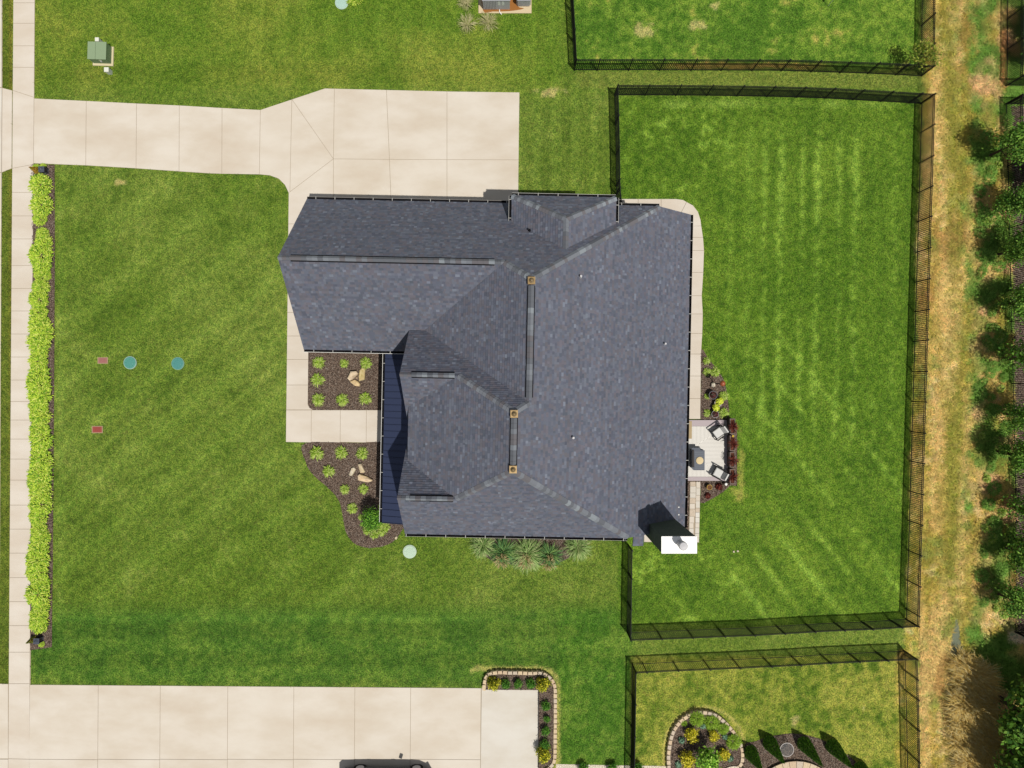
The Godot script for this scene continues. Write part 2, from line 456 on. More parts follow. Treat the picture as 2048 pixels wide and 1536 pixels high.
func build_paving() -> void:
	# pavement along the road
	var left := func(y): return 27.0 - y * 0.0066
	var right := func(y): return 70.0 - y * 0.0073
	var ys := [-84, -39, 6, 47, 92, 135, 181]
	var j := []
	for y in ys:
		j.append([left.call(y), y, right.call(y), y + (14 if y == 181 else 0)])
	var pieces := strip([], j)
	pieces.append(poly([left.call(181), 181, right.call(195), 195, right.call(329), 329, left.call(335), 337]))
	ys = [329, 385, 432, 478, 531, 577, 622, 668, 714, 760, 803, 840, 878, 918, 960, 1010, 1058, 1106, 1155, 1203, 1251, 1304, 1367]
	j = []
	for y in ys:
		j.append([left.call(y), y + (8 if y == 329 else 0), right.call(y), y])
	pieces.append_array(strip([], j))
	pieces.append(poly([left.call(1367), 1367, right.call(1367), 1367, 60, 1518, 17, 1517]))
	pieces.append(poly([17, 1517, 60, 1518, 60, 1590, 16, 1590]))
	slabs("sidewalk", poly([left.call(-84.0), -84, right.call(-84.0), -84, 60, 1590, 16, 1590]), pieces, 0)
	# kerb and gutter of the road
	slabs("road_gutter", poly([-60, -84, 5, -84, 5, 176, 4, 345, 2, 700, 0, 1100, -3, 1367, -3, 1590, -60, 1590]), [poly([-60, -84, 4.5, -84, 4, 175, -60, 175]), poly([-60, 176, 4.5, 176, 3.5, 345, -60, 345]), poly([-60, 346, 3.5, 346, 1, 900, -60, 900]), poly([-60, 901, 1, 901, -3, 1590, -60, 1590])], 2)
	slabs("driveway_apron", poly([5, 176, 25, 181, 24, 337, 4, 345]), [poly([5, 176, 25, 181, 24, 337, 4, 345])], 0)
	# our drive
	var arc := [420, 347, 519, 349, 540, 351, 558, 358, 570, 370, 577, 385]
	var outl := poly([67.5, 197, 173, 202, 273, 207, 359, 211, 444, 216, 521, 220, 584, 199, 650, 177, 669, 177.5, 773, 180, 894, 183, 1039, 185, 1037, 320, 1036, 452, 667, 448, 600, 448, 577, 385, 570, 370, 558, 358, 540, 351, 519, 349, 420, 347, 359, 343, 273, 337, 173, 331, 66.5, 327])
	var dr := [
		poly([68.6, 197, 173, 202, 172, 331, 67.6, 327]), poly([173, 202, 273.5, 207, 272.5, 337, 172, 331]), poly([273.5, 207, 359, 211, 358.5, 343, 272.5, 337]),
		poly([359, 211, 444.5, 216, 444, 348, 420, 347, 358.5, 343]), poly([444.5, 216, 521, 220, 519, 349, 444, 348]),
		poly([521, 220, 584, 199, 580, 386, 577, 385, 570, 370, 558, 358, 540, 351, 519, 349]),
		poly([584, 199, 667, 318, 580, 384]), poly([584, 199, 650, 177, 669, 177.5, 667, 318]), poly([580, 384, 667, 318, 667, 448, 600, 448, 577, 386]),
		poly([669, 177.5, 773, 180, 779, 319, 667, 318]), poly([773, 180, 894, 183, 894, 319.5, 779, 319]), poly([894, 183, 1039, 185, 1037.5, 320, 894, 319.5]),
		poly([667, 318, 779, 319, 784, 449, 667, 448]), poly([779, 319, 894, 319.5, 894, 450, 784, 449]), poly([894, 319.5, 1037.5, 320, 1036, 452, 894, 450])]
	slabs("driveway", outl, dr, 1)
	# front walk
	var wl := func(y): return 577.5 - (y - 385.0) * 0.011
	j = []
	for y in [388, 448, 520, 575, 625, 672, 719, 770, 818]:
		j.append([wl.call(y), y, 655.0 if y < 700 else 617.0, y])
	pieces = strip([], j.slice(0, 6))
	pieces.append(poly([wl.call(672), 672, 655, 672, 655, 698, 617, 699, 617, 719, wl.call(719), 719]))
	pieces.append(poly([wl.call(719), 719, 617, 719, 616.5, 770, wl.call(770), 770]))
	pieces.append(poly([wl.call(770), 770, 616.5, 770, 616, 808, 619, 815, 626, 819.5, wl.call(818), 819.5]))
	for q in [[572.5, 623], [623, 681], [681, 733], [733, 830]]:
		pieces.append(poly([q[0], 820, q[1], 820, q[1] - 0.5, 885, q[0] - 0.5, 884]))
	slabs("front_walk", poly([577.5, 388, 655, 388, 655, 698, 617, 699, 616, 808, 619, 815, 626, 820, 830, 820, 830, 886, 572, 884]), pieces, 0, 0.05, 0.03)
	# walk round the back
	pieces = [poly([1235, 398, 1276, 398, 1276, 440, 1235, 440]), poly([1276, 398, 1322, 398, 1322, 440, 1276, 440]), poly([1322, 398, 1352, 398, 1366, 400, 1373, 404, 1357, 435, 1340, 440, 1322, 440]), poly([1373, 404, 1386, 411, 1396, 424, 1401, 440, 1402.5, 452, 1352, 454, 1352, 438, 1357, 435])]
	var ex := [[452, 1402.5], [475, 1406], [501, 1408], [545, 1406.5], [591.5, 1403.5], [628, 1405.5], [667, 1404.5], [708, 1402], [752, 1401.5], [797, 1401], [838, 1400.5]]
	var outer := [1235, 398, 1352, 398, 1366, 400, 1373, 404, 1386, 411, 1396, 424, 1401, 440]
	for i in ex.size() - 1:
		pieces.append(poly([1352, ex[i][0], ex[i][1], ex[i][0], ex[i + 1][1], ex[i + 1][0], 1352, ex[i + 1][0]]))
	for e in ex:
		outer.append_array([e[1], e[0]])
	outer.append_array([1352, 838, 1352, 440, 1235, 440])
	slabs("back_walk", poly(outer), pieces, 0, 0.04, 0.03)
	# neighbour's drive along the bottom
	outl = poly([-3, 1367, 60, 1369, 963, 1376, 1078, 1376, 1076, 1620, -3, 1620])
	var xs := [60, 197, 321, 456, 588, 710, 821.5, 962]
	pieces = [poly([-3, 1367, 17, 1367.5, 17, 1517, -3, 1517]), poly([-3, 1518, 17, 1518, 17, 1620, -3, 1620])]
	for i in xs.size() - 1:
		var a: float = xs[i]
		var b: float = xs[i + 1]
		var ya := 1369.0 + (a - 60.0) * 0.0077
		var yb := 1369.0 + (b - 60.0) * 0.0077
		pieces.append(poly([a, ya, b, yb, b - 1, 1519, a - 1, 1518]))
		pieces.append(poly([a - 1, 1518, b - 1, 1519, b - 2, 1620, a - 2, 1620]))
	slabs("neighbour_driveway", outl, pieces, 1, 0.07)
	slabs("new_concrete_pad", poly([963, 1376, 1078, 1376, 1076, 1620, 960, 1620]), [poly([963, 1376, 1078, 1376, 1076, 1620, 960, 1620])], 2, 0.02, 0.032)
	# pale pavers south of the deck, in two uneven columns
	var b2 := MB.new()
	var op := poly([1380, 962, 1401, 962, 1398, 1085, 1377, 1085])
	b2.prism(op, -0.04, 0.01)
	var path := put("paver_path", b2.mesh(), M.joint)
	kind(path, "structure"); close(op)
	for col in 2:
		var y := 963.0
		while y < 1083:
			var h := rr(8, 15)
			var y2 := minf(y + h, 1084.5)
			var sl := (y - 962.0) / 123.0 * 3.0
			var mid := 1390.5 + rr(-1.6, 1.6) - sl
			var q := poly([1380.2 - sl, y, mid, y, mid, y2, 1380.2 - sl, y2]) if col == 0 else poly([1390.5 + 1.6 - sl, y, 1400.6 - sl, y, 1400.6 - sl, y2, 1390.5 + 1.6 - sl, y2])
			var o := Geometry2D.offset_polygon(q, -0.008)
			if o.size() and y2 - y > 3:
				var s := MB.new()
				s.prism(o[0], -0.03, 0.03 + rr(0, 0.008), 0.004)
				put("paver", s.mesh(), M.block[2] if rng.randf() < 0.2 else M["concrete%d" % [0, 2, 1][rng.randi() % 3]], path)
			y = y2
	slabs("stoop_slab", poly([1288, 1060, 1377, 1060, 1398, 1085, 1288, 1084]), [poly([1288, 1060, 1377, 1060, 1377, 1084, 1288, 1084])], 0)

func beds() -> void:
	var list := [
		["mulch_bed", poly([617, 699, 830, 699, 830, 820, 626, 820, 619, 815, 616, 808])],
		["mulch_bed", curve([611, 886, 720, 886, 832, 886, 832, 1000, 822, 1046, 806, 1058, 797, 1072, 782, 1086, 758, 1094, 732, 1095, 708, 1086, 693, 1066, 687, 1040, 679, 1004, 660, 979, 628, 951, 612, 925])],
		["mulch_bed", curve([950, 1060, 1050, 1060, 1180, 1060, 1172, 1084, 1158, 1099, 1138, 1115, 1112, 1126, 1060, 1131, 1008, 1127, 984, 1121, 962, 1103, 950, 1084])],
		["mulch_bed", poly([63, 328, 109.5, 330, 110, 500, 109, 700, 107.5, 900, 106, 1100, 104, 1294, 61, 1300, 63.5, 900, 66, 600])],
		["mulch_bed", curve([1402, 700, 1416, 716, 1432, 737, 1447, 760, 1454, 790, 1457, 838, 1430, 839, 1402, 839, 1402, 770])],
		["mulch_bed", curve([1402, 961, 1430, 961, 1462, 961, 1456, 975, 1430, 994, 1402, 1006, 1402, 984])],
		["mulch_bed", poly([1366, 961, 1380, 961, 1377, 1062, 1366, 1062])],
		["mulch_bed", curve([1486, 1497, 1512, 1482, 1545, 1472, 1580, 1467, 1612, 1470, 1650, 1482, 1690, 1506, 1722, 1534, 1760, 1580, 1620, 1600, 1486, 1590])],
		["mulch_bed", poly([2022, 212, 2200, 212, 2200, 1262, 2034, 1262])],
		["mulch_bed", poly([1366, 840, 1462, 840, 1474, 850, 1474, 972, 1366, 962])],
	]
	for l in list:
		var b := MB.new()
		b.prism(l[1], -0.05, 0.02)
		kind(put(l[0], b.mesh(), M.mulch), "structure")
		close(l[1])
		chip_areas.append([l[1], 0.02])
	var gp := poly([1112, 1528, 1262, 1531, 1336, 1532, 1345, 1545, 1345, 1620, 1112, 1620])
	var g := MB.new()
	g.prism(gp, -0.05, 0.012)
	kind(put("gravel_bed", g.mesh(), M.gravel), "structure")
	close(gp)
	gp = curve([1446, 1536, 1462, 1527, 1478, 1531, 1492, 1540, 1490, 1570, 1446, 1570])
	g = MB.new(); g.prism(gp, -0.05, 0.3)
	kind(put("gravel_bed", g.mesh(), M.gravel), "structure")
	# scummy water standing in the ditch
	gp = curve([1914, 1233, 1917, 1250, 1920, 1275, 1922, 1300, 1914, 1316, 1903, 1308, 1901, 1292, 1905, 1268, 1908, 1250])
	g = MB.new(); g.prism(gp, -0.05, 0.008)
	var w := mat(lin(128, 136, 118), 0.6, 0.4)
	w.albedo_texture = noise_tex(88, 0.06, 512, [[0.0, Color(0.45, 0.47, 0.40)], [0.5, Color(0.85, 0.87, 0.8)], [1.0, Color(1, 1, 0.98)]])
	w.uv1_triplanar = true; w.uv1_world_triplanar = true
	kind(put("puddle", g.mesh(), w), "structure")
	close(gp)
	keep_out.append([Rect2(-12, -9.5, 23, 18), PackedVector2Array([Vector2(-10.3, -8.9), Vector2(9, -8.6), Vector2(8.8, 7.2), Vector2(-6.5, 7.2), Vector2(-6.5, -1.8), Vector2(-10.3, -1.8)])])

func mulch_chips(areas: Array) -> void:
	var r := RandomNumberGenerator.new()
	r.seed = 77
	var mb := MB.new()
	mb.box(Transform3D(Basis(Vector3.BACK, 0.15), Vector3(0, 0.008, 0)), Vector3(0.075, 0.012, 0.022))
	var where: Array[Transform3D] = []
	var cols := PackedColorArray()
	var pal := [lin(136, 122, 112), lin(88, 74, 67), lin(66, 55, 50), lin(158, 146, 136), lin(100, 85, 77), lin(52, 44, 40)]
	for a in areas:
		var lo: Vector2 = a[0][0]
		var hi: Vector2 = a[0][0]
		for q in a[0]:
			lo = lo.min(q); hi = hi.max(q)
		var k := int((hi.x - lo.x) * (hi.y - lo.y) * 300.0)
		for i in k:
			var p := Vector2(r.randf_range(lo.x, hi.x), r.randf_range(lo.y, hi.y))
			var c: Color = pal[r.randi() % 6]
			var b := Basis.from_euler(Vector3(r.randf_range(-0.3, 0.3), r.randf() * TAU, r.randf_range(-0.3, 0.3))).scaled(Vector3.ONE * r.randf_range(0.45, 1.15))
			if Geometry2D.is_point_in_polygon(p, a[0]):
				where.append(Transform3D(b, Vector3(p.x, a[1], p.y))); cols.append(c)
	var mm := MultiMesh.new()
	mm.transform_format = MultiMesh.TRANSFORM_3D
	mm.use_colors = true
	mm.mesh = mb.mesh()
	mm.instance_count = where.size()
	for i in where.size():
		mm.set_instance_transform(i, where[i]); mm.set_instance_color(i, cols[i])
	var o := MultiMeshInstance3D.new()
	o.multimesh = mm
	o.material_override = M.tint
	o.name = "mulch_chips"
	add_child(o)
	kind(o, "stuff")
	tag(o, "brown and grey bark chips covering the planting beds", "mulch")

# ---------------------------------------------------------------- house
func shingle_face(p3: Array, seed_: int) -> ArrayMesh:
	var r := RandomNumberGenerator.new()
	r.seed = seed_
	var nrm: Vector3 = (p3[1] - p3[0]).cross(p3[2] - p3[0]).normalized()
	if nrm.y < 0:
		nrm = -nrm
	var a := Vector3.UP.cross(nrm).normalized()
	var up := nrm.cross(a)
	var o: Vector3 = p3[0]
	var p2 := PackedVector2Array()
	var lo := Vector2(1e9, 1e9)
	var hi := -lo
	for p in p3:
		var q := Vector2((p - o).dot(a), (p - o).dot(up))
		p2.append(q); lo = lo.min(q); hi = hi.max(q)
	var mb := MB.new()
	var e := 0.142
	var rows := int(ceil((hi.y - lo.y) / e))
	var pal := [lin(109, 114, 131), lin(104, 109, 126), lin(115, 120, 136), lin(111, 111, 123), lin(99, 104, 120), lin(114, 113, 126), lin(127, 134, 151)]
	for k in rows:
		var y0 := lo.y + k * e
		var y1 := minf(y0 + e, hi.y)
		var x := lo.x - r.randf() * 0.3
		var rowtone := r.randf_range(0.95, 1.05)
		while x < hi.x:
			var w := r.randf_range(0.08, 0.21)
			var thick := 0.017 + (0.008 if r.randf() < 0.5 else 0.0)
			var t := r.randf()
			var c: Color = pal[6] if t > 0.972 else pal[r.randi() % 6]
			var br := rowtone * r.randf_range(0.91, 1.09)
			mb.tint = Color(c.r * br, c.g * br, c.b * br)
			var corner := [Vector2(x, y0), Vector2(x + w, y0), Vector2(x + w, y1), Vector2(x, y1)]
			var inside := 0
			for q in corner:
				inside += 1 if Geometry2D.is_point_in_polygon(q, p2) else 0
			var polys := [PackedVector2Array(corner)] if inside == 4 else Geometry2D.intersect_polygons(p2, PackedVector2Array(corner))
			for pg in polys:
				if pg.size() < 3:
					continue
				var w3 := []
				for q in pg:
					w3.append(o + a * q.x + up * q.y + nrm * (0.003 + thick * clampf((y1 - q.y) / e, 0, 1)))
				for i in range(1, pg.size() - 1):
					if (w3[i] - w3[0]).cross(w3[i + 1] - w3[0]).dot(nrm) > 0:
						mb.tri(w3[0], w3[i], w3[i + 1])
					else:
						mb.tri(w3[0], w3[i + 1], w3[i])
				if inside == 4:
					var d := nrm * (thick + 0.003)
					mb.quad(w3[0] - d, w3[1] - d, w3[1], w3[0])
			x += w
	return mb.mesh()
func deck_face(mb: MB, p3: Array, thick := 0.2) -> void:
	var nrm: Vector3 = (p3[1] - p3[0]).cross(p3[2] - p3[0]).normalized()
	var q := p3.duplicate()
	if nrm.y < 0:
		q.reverse(); nrm = -nrm
	var flat := PackedVector2Array()
	for p in q:
		flat.append(Vector2(p.x, p.z))
	var ids := Geometry2D.triangulate_polygon(flat)
	var dn := Vector3.DOWN * thick
	for i in range(0, ids.size(), 3):
		var a: Vector3 = q[ids[i]] - Vector3.UP * 0.012
		var b: Vector3 = q[ids[i + 1]] - Vector3.UP * 0.012
		var c: Vector3 = q[ids[i + 2]] - Vector3.UP * 0.012
		if (b - a).cross(c - a).y < 0:
			var t := b
			b = c; c = t
		mb.tri(a, b, c); mb.tri(a + dn, c + dn, b + dn)
	for i in q.size():
		var j := (i + 1) % q.size()
		var a: Vector3 = q[i] - Vector3.UP * 0.012
		var b: Vector3 = q[j] - Vector3.UP * 0.012
		mb.quad(a + dn, b + dn, b, a)
func caps(parent: Node, p: Vector3, q: Vector3, na: Vector3, nb: Vector3, lift := 0.02, step := 0.21) -> void:
	# bent shingles over a ridge or hip, from p (low end) to q; na and nb are the normals of the two slopes
	var f := (q - p).normalized()
	var l := p.distance_to(q)
	var sa := na.cross(f).normalized()
	var sb := nb.cross(f).normalized()
	if sa.y > 0: sa = -sa
	if sb.y > 0: sb = -sb
	var top := (na + nb).normalized()
	step = l / ceilf(l / step)
	var mb := MB.new()
	var w := 0.165
	var ln := step + 0.02
	var t0 := top * ((lift + 0.020) / top.dot(na))
	var t1 := top * ((lift + 0.004) / top.dot(na))
	for s in [sa, sb]:
		var a := t0
		var b := f * ln + t1
		var c: Vector3 = f * ln + s * w + t1 + Vector3.DOWN * 0.005
		var d: Vector3 = s * w + t0 + Vector3.DOWN * 0.005
		if (b - a).cross(c - a).dot(top) > 0:
			mb.quad(a, b, c, d)
		else:
			mb.quad(a, d, c, b)
		mb.quad(a, d, d - top * 0.03, a - top * 0.03)
		mb.quad(d, c, c - top * 0.05, d - top * 0.05)
	var m := mb.mesh()
	var k := int(round(l / step))
	for i in k:
		var o := put("ridge_cap", m, M.cap[[0, 1, 0, 3, 1, 0, 4, 3, 2, 1][rng.randi() % 10]], parent)
		o.position = p + f * step * i
func ridge_vent(parent: Node, p: Vector3, q: Vector3, na: Vector3, nb: Vector3) -> void:
	var f := (q - p).normalized()
	var mb := MB.new()
	for n in [na, nb]:
		var s: Vector3 = n.cross(f).normalized()
		if s.y > 0: s = -s
		var mid: Vector3 = (p + q) * 0.5 + s * 0.085 + n * 0.03
		mb.box(Transform3D(Basis(s, n, s.cross(n)), mid), Vector3(0.17, 0.055, p.distance_to(q)))
	put("ridge_vent", mb.mesh(), M.black, parent)
func gutter(parent: Node, p: Vector3, q: Vector3, out: Vector3, lip: Material, first := 0.45, gap := 0.96) -> void:
	var f := (q - p).normalized()
	var mb := MB.new()
	var up := Vector3.UP
	p += out * 0.0; q += out * 0.0
	mb.bar(p + out * 0.075 - up * 0.15, q + out * 0.075 - up * 0.15, 0.13, 0.008)
	mb.bar(p + out * 0.012 - up * 0.10, q + out * 0.012 - up * 0.10, 0.008, 0.10)
	mb.bar(p + out * 0.14 - up * 0.09, q + out * 0.14 - up * 0.09, 0.008, 0.12)
	mb.bar(p + out * 0.075 - up * 0.10, p + out * 0.075 + f * 0.008 - up * 0.10, 0.13, 0.10)
	mb.bar(q + out * 0.075 - up * 0.10, q + out * 0.075 - f * 0.008 - up * 0.10, 0.13, 0.10)
	var g := put("gutter", mb.mesh(), M.black, parent)
	var lp := MB.new()
	lp.bar(p + out * 0.142 - up * 0.03, q + out * 0.142 - up * 0.03, 0.016, 0.012)
	put("lip", lp.mesh(), lip, g)
	var hb := MB.new()
	hb.bar(out * 0.0, out * 0.158, 0.026, 0.012)
	var m := hb.mesh()
	var l := p.distance_to(q)
	var d := first
	while d < l:
		var o := put("hanger", m, M.hanger, g)
		o.position = p + f * d - up * 0.012
		d += gap
func pl(a: float, b: float, c: float) -> Vector3:
	return Vector3(a, b, c)
func build_house() -> void:
	var house := thing("house")
	tag(house, "large house with slate grey shingled hip roof, navy metal porch roof and tall chimney", "house")
	# corners in house axes (u, v, height)
	var NW := HU(-10.49, -9.065, 4.314)
	var TIP := HU(-10.49, -5.40, 8.52)
	var SW := HU(-10.49, -1.544, 4.314)
	var J := HU(-0.44, -5.40, 8.52)
	var P1 := HU(0.745, -4.57, 9.48)
	var A := HU(7.23, -9.065, 4.314)
	var B := HU(9.177, -9.065, 2.767)
	var B2 := HU(9.177, 7.36, 2.767)
	var A2 := HU(5.76, 7.36, 5.486)
	var V1 := HU(-4.30, -2.54, 5.40)
	var R1S := HU(0.745, 0.78, 9.48)
	var R2N := HU(0.116, 1.18, 9.98)
	var R2S := HU(0.116, 3.70, 9.98)
	var I1 := HU(-2.41, -0.332, 8.116)
	var I2 := HU(-2.41, 5.217, 8.116)
	var T1 := HU(-5.052, -0.332, 8.116)
	var T2 := HU(-5.052, 5.217, 8.116)
	var E1 := HU(-5.052, -2.474, 5.486)
	var S1 := HU(-5.052, 1.81, 5.486)
	var K1 := HU(-4.87, 1.152, 6.294)
	var K1b := HU(-4.87, 1.81, 5.486)
	var K2 := HU(-4.87, 3.733, 6.294)
	var K2b := HU(-4.87, 3.075, 5.486)
	var S2 := HU(-5.052, 3.075, 5.486)
	var W3 := HU(-5.052, 7.36, 5.486)
	var GE := HU(-4.30, -1.544, 4.314)
	var b0 := HU(-0.18, -9.08, 5.75)
	var b1 := HU(4.83, -9.08, 5.75)
	var bA := HU(2.32, -7.60, 7.60)
	var bR := HU(2.32, -6.20, 7.60)
	var b2 := HU(-0.18, -7.80, 5.75)
	var b3 := HU(4.83, -7.80, 5.75)
	var faces := {
		"gn": [NW, A, P1, J, TIP], "gs": [SW, TIP, J, V1, GE], "mw": [P1, R1S, V1, J], "me": [A, B, B2, A2, R2S, R2N, R1S, P1],
		"pn": [T1, I1, R2N, R1S, V1, E1], "g1": [T1, S1, K1b, K1, I1], "w2": [I1, K1, K2, I2, R2S, R2N], "g2": [T2, I2, K2, K2b, S2],
		"ps": [T2, W3, A2, R2S, I2], "bn": [b0, b1, bA], "bw": [b0, bA, bR, b2], "be": [b1, b3, bR, bA]}
	var dk := MB.new()
	for k in faces:
		deck_face(dk, faces[k])
	var roof := put("roof", dk.mesh(), M.deck, house)
	var sd := 100
	var nr := {}
	for k in faces:
		var f: Array = faces[k]
		var n: Vector3 = (f[1] - f[0]).cross(f[2] - f[0]).normalized()
		nr[k] = n if n.y > 0 else -n
		kind(put("shingle_slope", shingle_face(f, sd), M.shingle, roof), "stuff")
		sd += 1
	# vented ridges, then hips
	var along := func(p: Vector3, q: Vector3, s: float, e: float) -> Array: return [p.lerp(q, s), p.lerp(q, e)]
	var vented := [[along.call(TIP, J, 0.055, 0.955), "gn", "gs"], [along.call(P1, R1S, 0.06, 0.96), "mw", "me"], [along.call(R2N, R2S, 0.1, 0.92), "w2", "me"], [along.call(T1, I1, 0.2, 0.93), "pn", "g1"], [along.call(T2, I2, 0.22, 0.95), "g2", "ps"]]
	for vv in vented:
		ridge_vent(roof, vv[0][0], vv[0][1], nr[vv[1]], nr[vv[2]])
		caps(roof, vv[0][0], vv[0][1], nr[vv[1]], nr[vv[2]], 0.06, 0.25)
	for hh in [[TIP, TIP.lerp(J, 0.055), "gn", "gs"], [TIP.lerp(J, 0.955), J, "gn", "gs"], [J, P1, "gn", "mw"], [A, P1, "gn", "me"], [A2, R2S, "ps", "me"], [R1S, R2N, "pn", "me"], [I1, R2N, "pn", "w2"], [I2, R2S, "ps", "w2"], [T1, T1.lerp(I1, 0.2), "pn", "g1"], [T2, T2.lerp(I2, 0.22), "g2", "ps"], [b0, bA, "bn", "bw"], [b1, bA, "bn", "be"], [bR, bA, "bw", "be"]]:
		caps(roof, hh[0], hh[1], nr[hh[2]], nr[hh[3]])
	# gutters
	var N := HU(0, -1)
	var S := HU(0, 1)
	var W := HU(-1, 0)
	var E := HU(1, 0)
	gutter(house, NW, HU(-0.22, -9.065, 4.314), N, M.fascia)
	gutter(house, HU(4.88, -9.065, 4.314), A, N, M.fascia)
	gutter(house, b0, b1, N, M.hanger, 0.3)
	gutter(house, b2, b0, W, M.hanger, 0.2, 0.9)
	gutter(house, b1, b3, E, M.hanger, 0.35, 0.8)
	gutter(house, B, B2, E, M.black, 0.4)
	gutter(house, W3, A2, S, M.fascia, 0.06)
	gutter(house, SW, HU(-5.1, -1.544, 4.314), S, M.white, 0.5)
	# walls under the roofs
	var blocks := [[-10.15, -8.75, -4.45, -1.85, 4.1], [-4.6, -7.85, 5.0, 7.0, 5.25], [-4.5, -8.75, 6.8, -7.85, 4.1], [5.0, -7.85, 8.85, 6.85, 2.75], [0.15, -8.78, 4.5, -7.0, 5.6]]
	for w in blocks:
		var mb := MB.new()
		mb.box(Transform3D(Basis(Vector3.UP, -TURN), HU((w[0] + w[2]) / 2, (w[1] + w[3]) / 2, w[4] / 2)), Vector3(w[2] - w[0], w[4], w[3] - w[1]))
		put("wall", mb.mesh(), M.wall, house)
	for g in [[-10.0, -8.65, -1.95, -5.4, 4.1, 8.2], [-4.55, -2.3, 1.6, -0.332, 5.2, 7.8], [-4.55, 3.2, 7.1, 5.217, 5.2, 7.8]]:
		var mb := MB.new()
		for s in [0.0, 0.15]:
			pass
		var p := [HU(g[0], g[1], g[4]), HU(g[0], g[2], g[4]), HU(g[0], g[3], g[5])]
		var q := [HU(g[0] + 0.15, g[1], g[4]), HU(g[0] + 0.15, g[2], g[4]), HU(g[0] + 0.15, g[3], g[5])]
		mb.tri(p[0], p[1], p[2]); mb.tri(q[0], q[2], q[1])
		for i in 3:
			mb.quad(p[i], q[i], q[(i + 1) % 3], p[(i + 1) % 3])
		put("gable_wall", mb.mesh(), M.wall, house)
	# openings: garage doors on the north, windows, front door
	for u in [-9.0, -6.0, -3.0]:
		opening(house, "garage_door", HU(u, -8.77, 1.3), 0.0, 2.5, 2.5, M.white)
	for w in [[-4.62, 0.6, 1.6, PI / 2], [-4.62, 5.0, 1.6, PI / 2], [-4.62, -0.3, 6.0, PI / 2], [-4.62, 5.2, 6.0, PI / 2]]:
		opening(house, "window", HU(w[0], w[1], w[2]), w[3], 1.2, 1.3, M.glass)
	for w in [[8.87, -4.0, 1.5, PI / 2], [8.87, 0.0, 1.5, PI / 2], [8.87, 3.5, 1.2, PI / 2]]:
		opening(house, "window", HU(w[0], w[1], w[2]), w[3], 1.6, 1.4, M.glass)
	opening(house, "front_door", HU(-4.62, 3.0, 1.1), PI / 2, 1.1, 2.1, M.bronze)
	# porch: navy standing-seam panels on posts
	var pe := -6.62
	var ph := 2.90
	var ih := 3.52
	var dkp := MB.new()
	deck_face(dkp, [HU(pe, -1.5, ph), HU(pe, 7.38, ph), HU(-4.6, 7.38, ih), HU(-4.6, -1.5, ih)], 0.18)
	var porch := put("porch_roof", dkp.mesh(), M.fascia, house)
	var count := 26
	var pw := (7.38 + 1.5) / count
	for i in count:
		var v0 := -1.5 + i * pw
		var mb := MB.new()
		var up := Vector3.UP * 0.008
		var q := [HU(pe - 0.03, v0 + 0.006, ph - 0.009) + up, HU(pe - 0.03, v0 + pw - 0.03, ph - 0.009) + up, HU(-4.6, v0 + pw - 0.03, ih) + up, HU(-4.6, v0 + 0.006, ih) + up]
		mb.quad(q[0], q[1], q[2], q[3])
		mb.bar(HU(pe - 0.03, v0 + pw - 0.012, ph + 0.016), HU(-4.6, v0 + pw - 0.012, ih + 0.026), 0.024, 0.055)
		put("metal_panel", mb.mesh(), M.navy, porch)
	gutter(house, HU(pe - 0.02, -1.45, ph), HU(pe - 0.02, 7.36, ph), W, M.white, 0.5, 0.95)
	var fl := MB.new()
	fl.box(Transform3D(Basis(Vector3.UP, -TURN), HU(-5.5, 2.6, 0.08)), Vector3(1.9, 0.16, 8.7))
	put("porch_floor", fl.mesh(), M.concrete0, house)
	for v in [-1.2, 1.3, 4.1, 7.1]:
		var mb := MB.new()
		mb.box(Transform3D(Basis(Vector3.UP, -TURN), HU(-6.4, v, 1.45)), Vector3(0.16, 2.6, 0.16))
		mb.box(Transform3D(Basis(Vector3.UP, -TURN), HU(-6.4, v, 0.25)), Vector3(0.24, 0.3, 0.24))
		put("porch_post", mb.mesh(), M.fascia, house)
	# chimney
	var lo := G(1323, 1073, 7.5)
	var hi := G(1394, 1107, 7.5)
	var cm := MB.new()
	cm.boxa(Vector3(lo.x + 0.03, 0, lo.z + 0.03), Vector3(hi.x - 0.05, 7.44, hi.z - 0.03))
	var chim := put("chimney", cm.mesh(), M.wall, house)
	for k in 16:   # lap siding
		var y := 0.4 + k * 0.44
		var bd := MB.new()
		bd.boxa(Vector3(lo.x + 0.012, y, lo.z + 0.012), Vector3(hi.x - 0.032, y + 0.425, hi.z - 0.012))
		put("siding_board", bd.mesh(), M.wall, chim)
	var cp := MB.new()
	cp.boxa(Vector3(lo.x, 7.44, lo.z), Vector3(hi.x, 7.5, hi.z))
	cp.boxa(Vector3(lo.x + 0.1, 7.5, lo.z + 0.1), Vector3(hi.x - 0.1, 7.515, hi.z - 0.1))
	put("chimney_cap", cp.mesh(), mat(Color(0.86, 0.86, 0.86), 0.45, 0.5), chim)
	var ck := MB.new()
	for i in 13:
		var xx := lerpf(lo.x + 0.06, hi.x - 0.06, i / 12.0)
		for zz in [lo.z, hi.z]:
			ck.boxa(Vector3(xx - 0.02, 7.45, zz - 0.014), Vector3(xx + 0.02, 7.508, zz + 0.014))
	put("flashing_clips", ck.mesh(), M.galv, chim)
	var fu := MB.new()
	var fc := G(1360, 1086, 7.5)
	fu.lathe(fc, [[0.17, 0.0], [0.17, 0.45], [0.2, 0.46], [0.2, 0.66], [0.17, 0.7], [0.0, 0.73]], 24)
	put("flue", fu.mesh(), M.galv, chim)
	# small roof over the side door
	var sr := MB.new()
	var s0 := G(1267, 1066, 3.0)
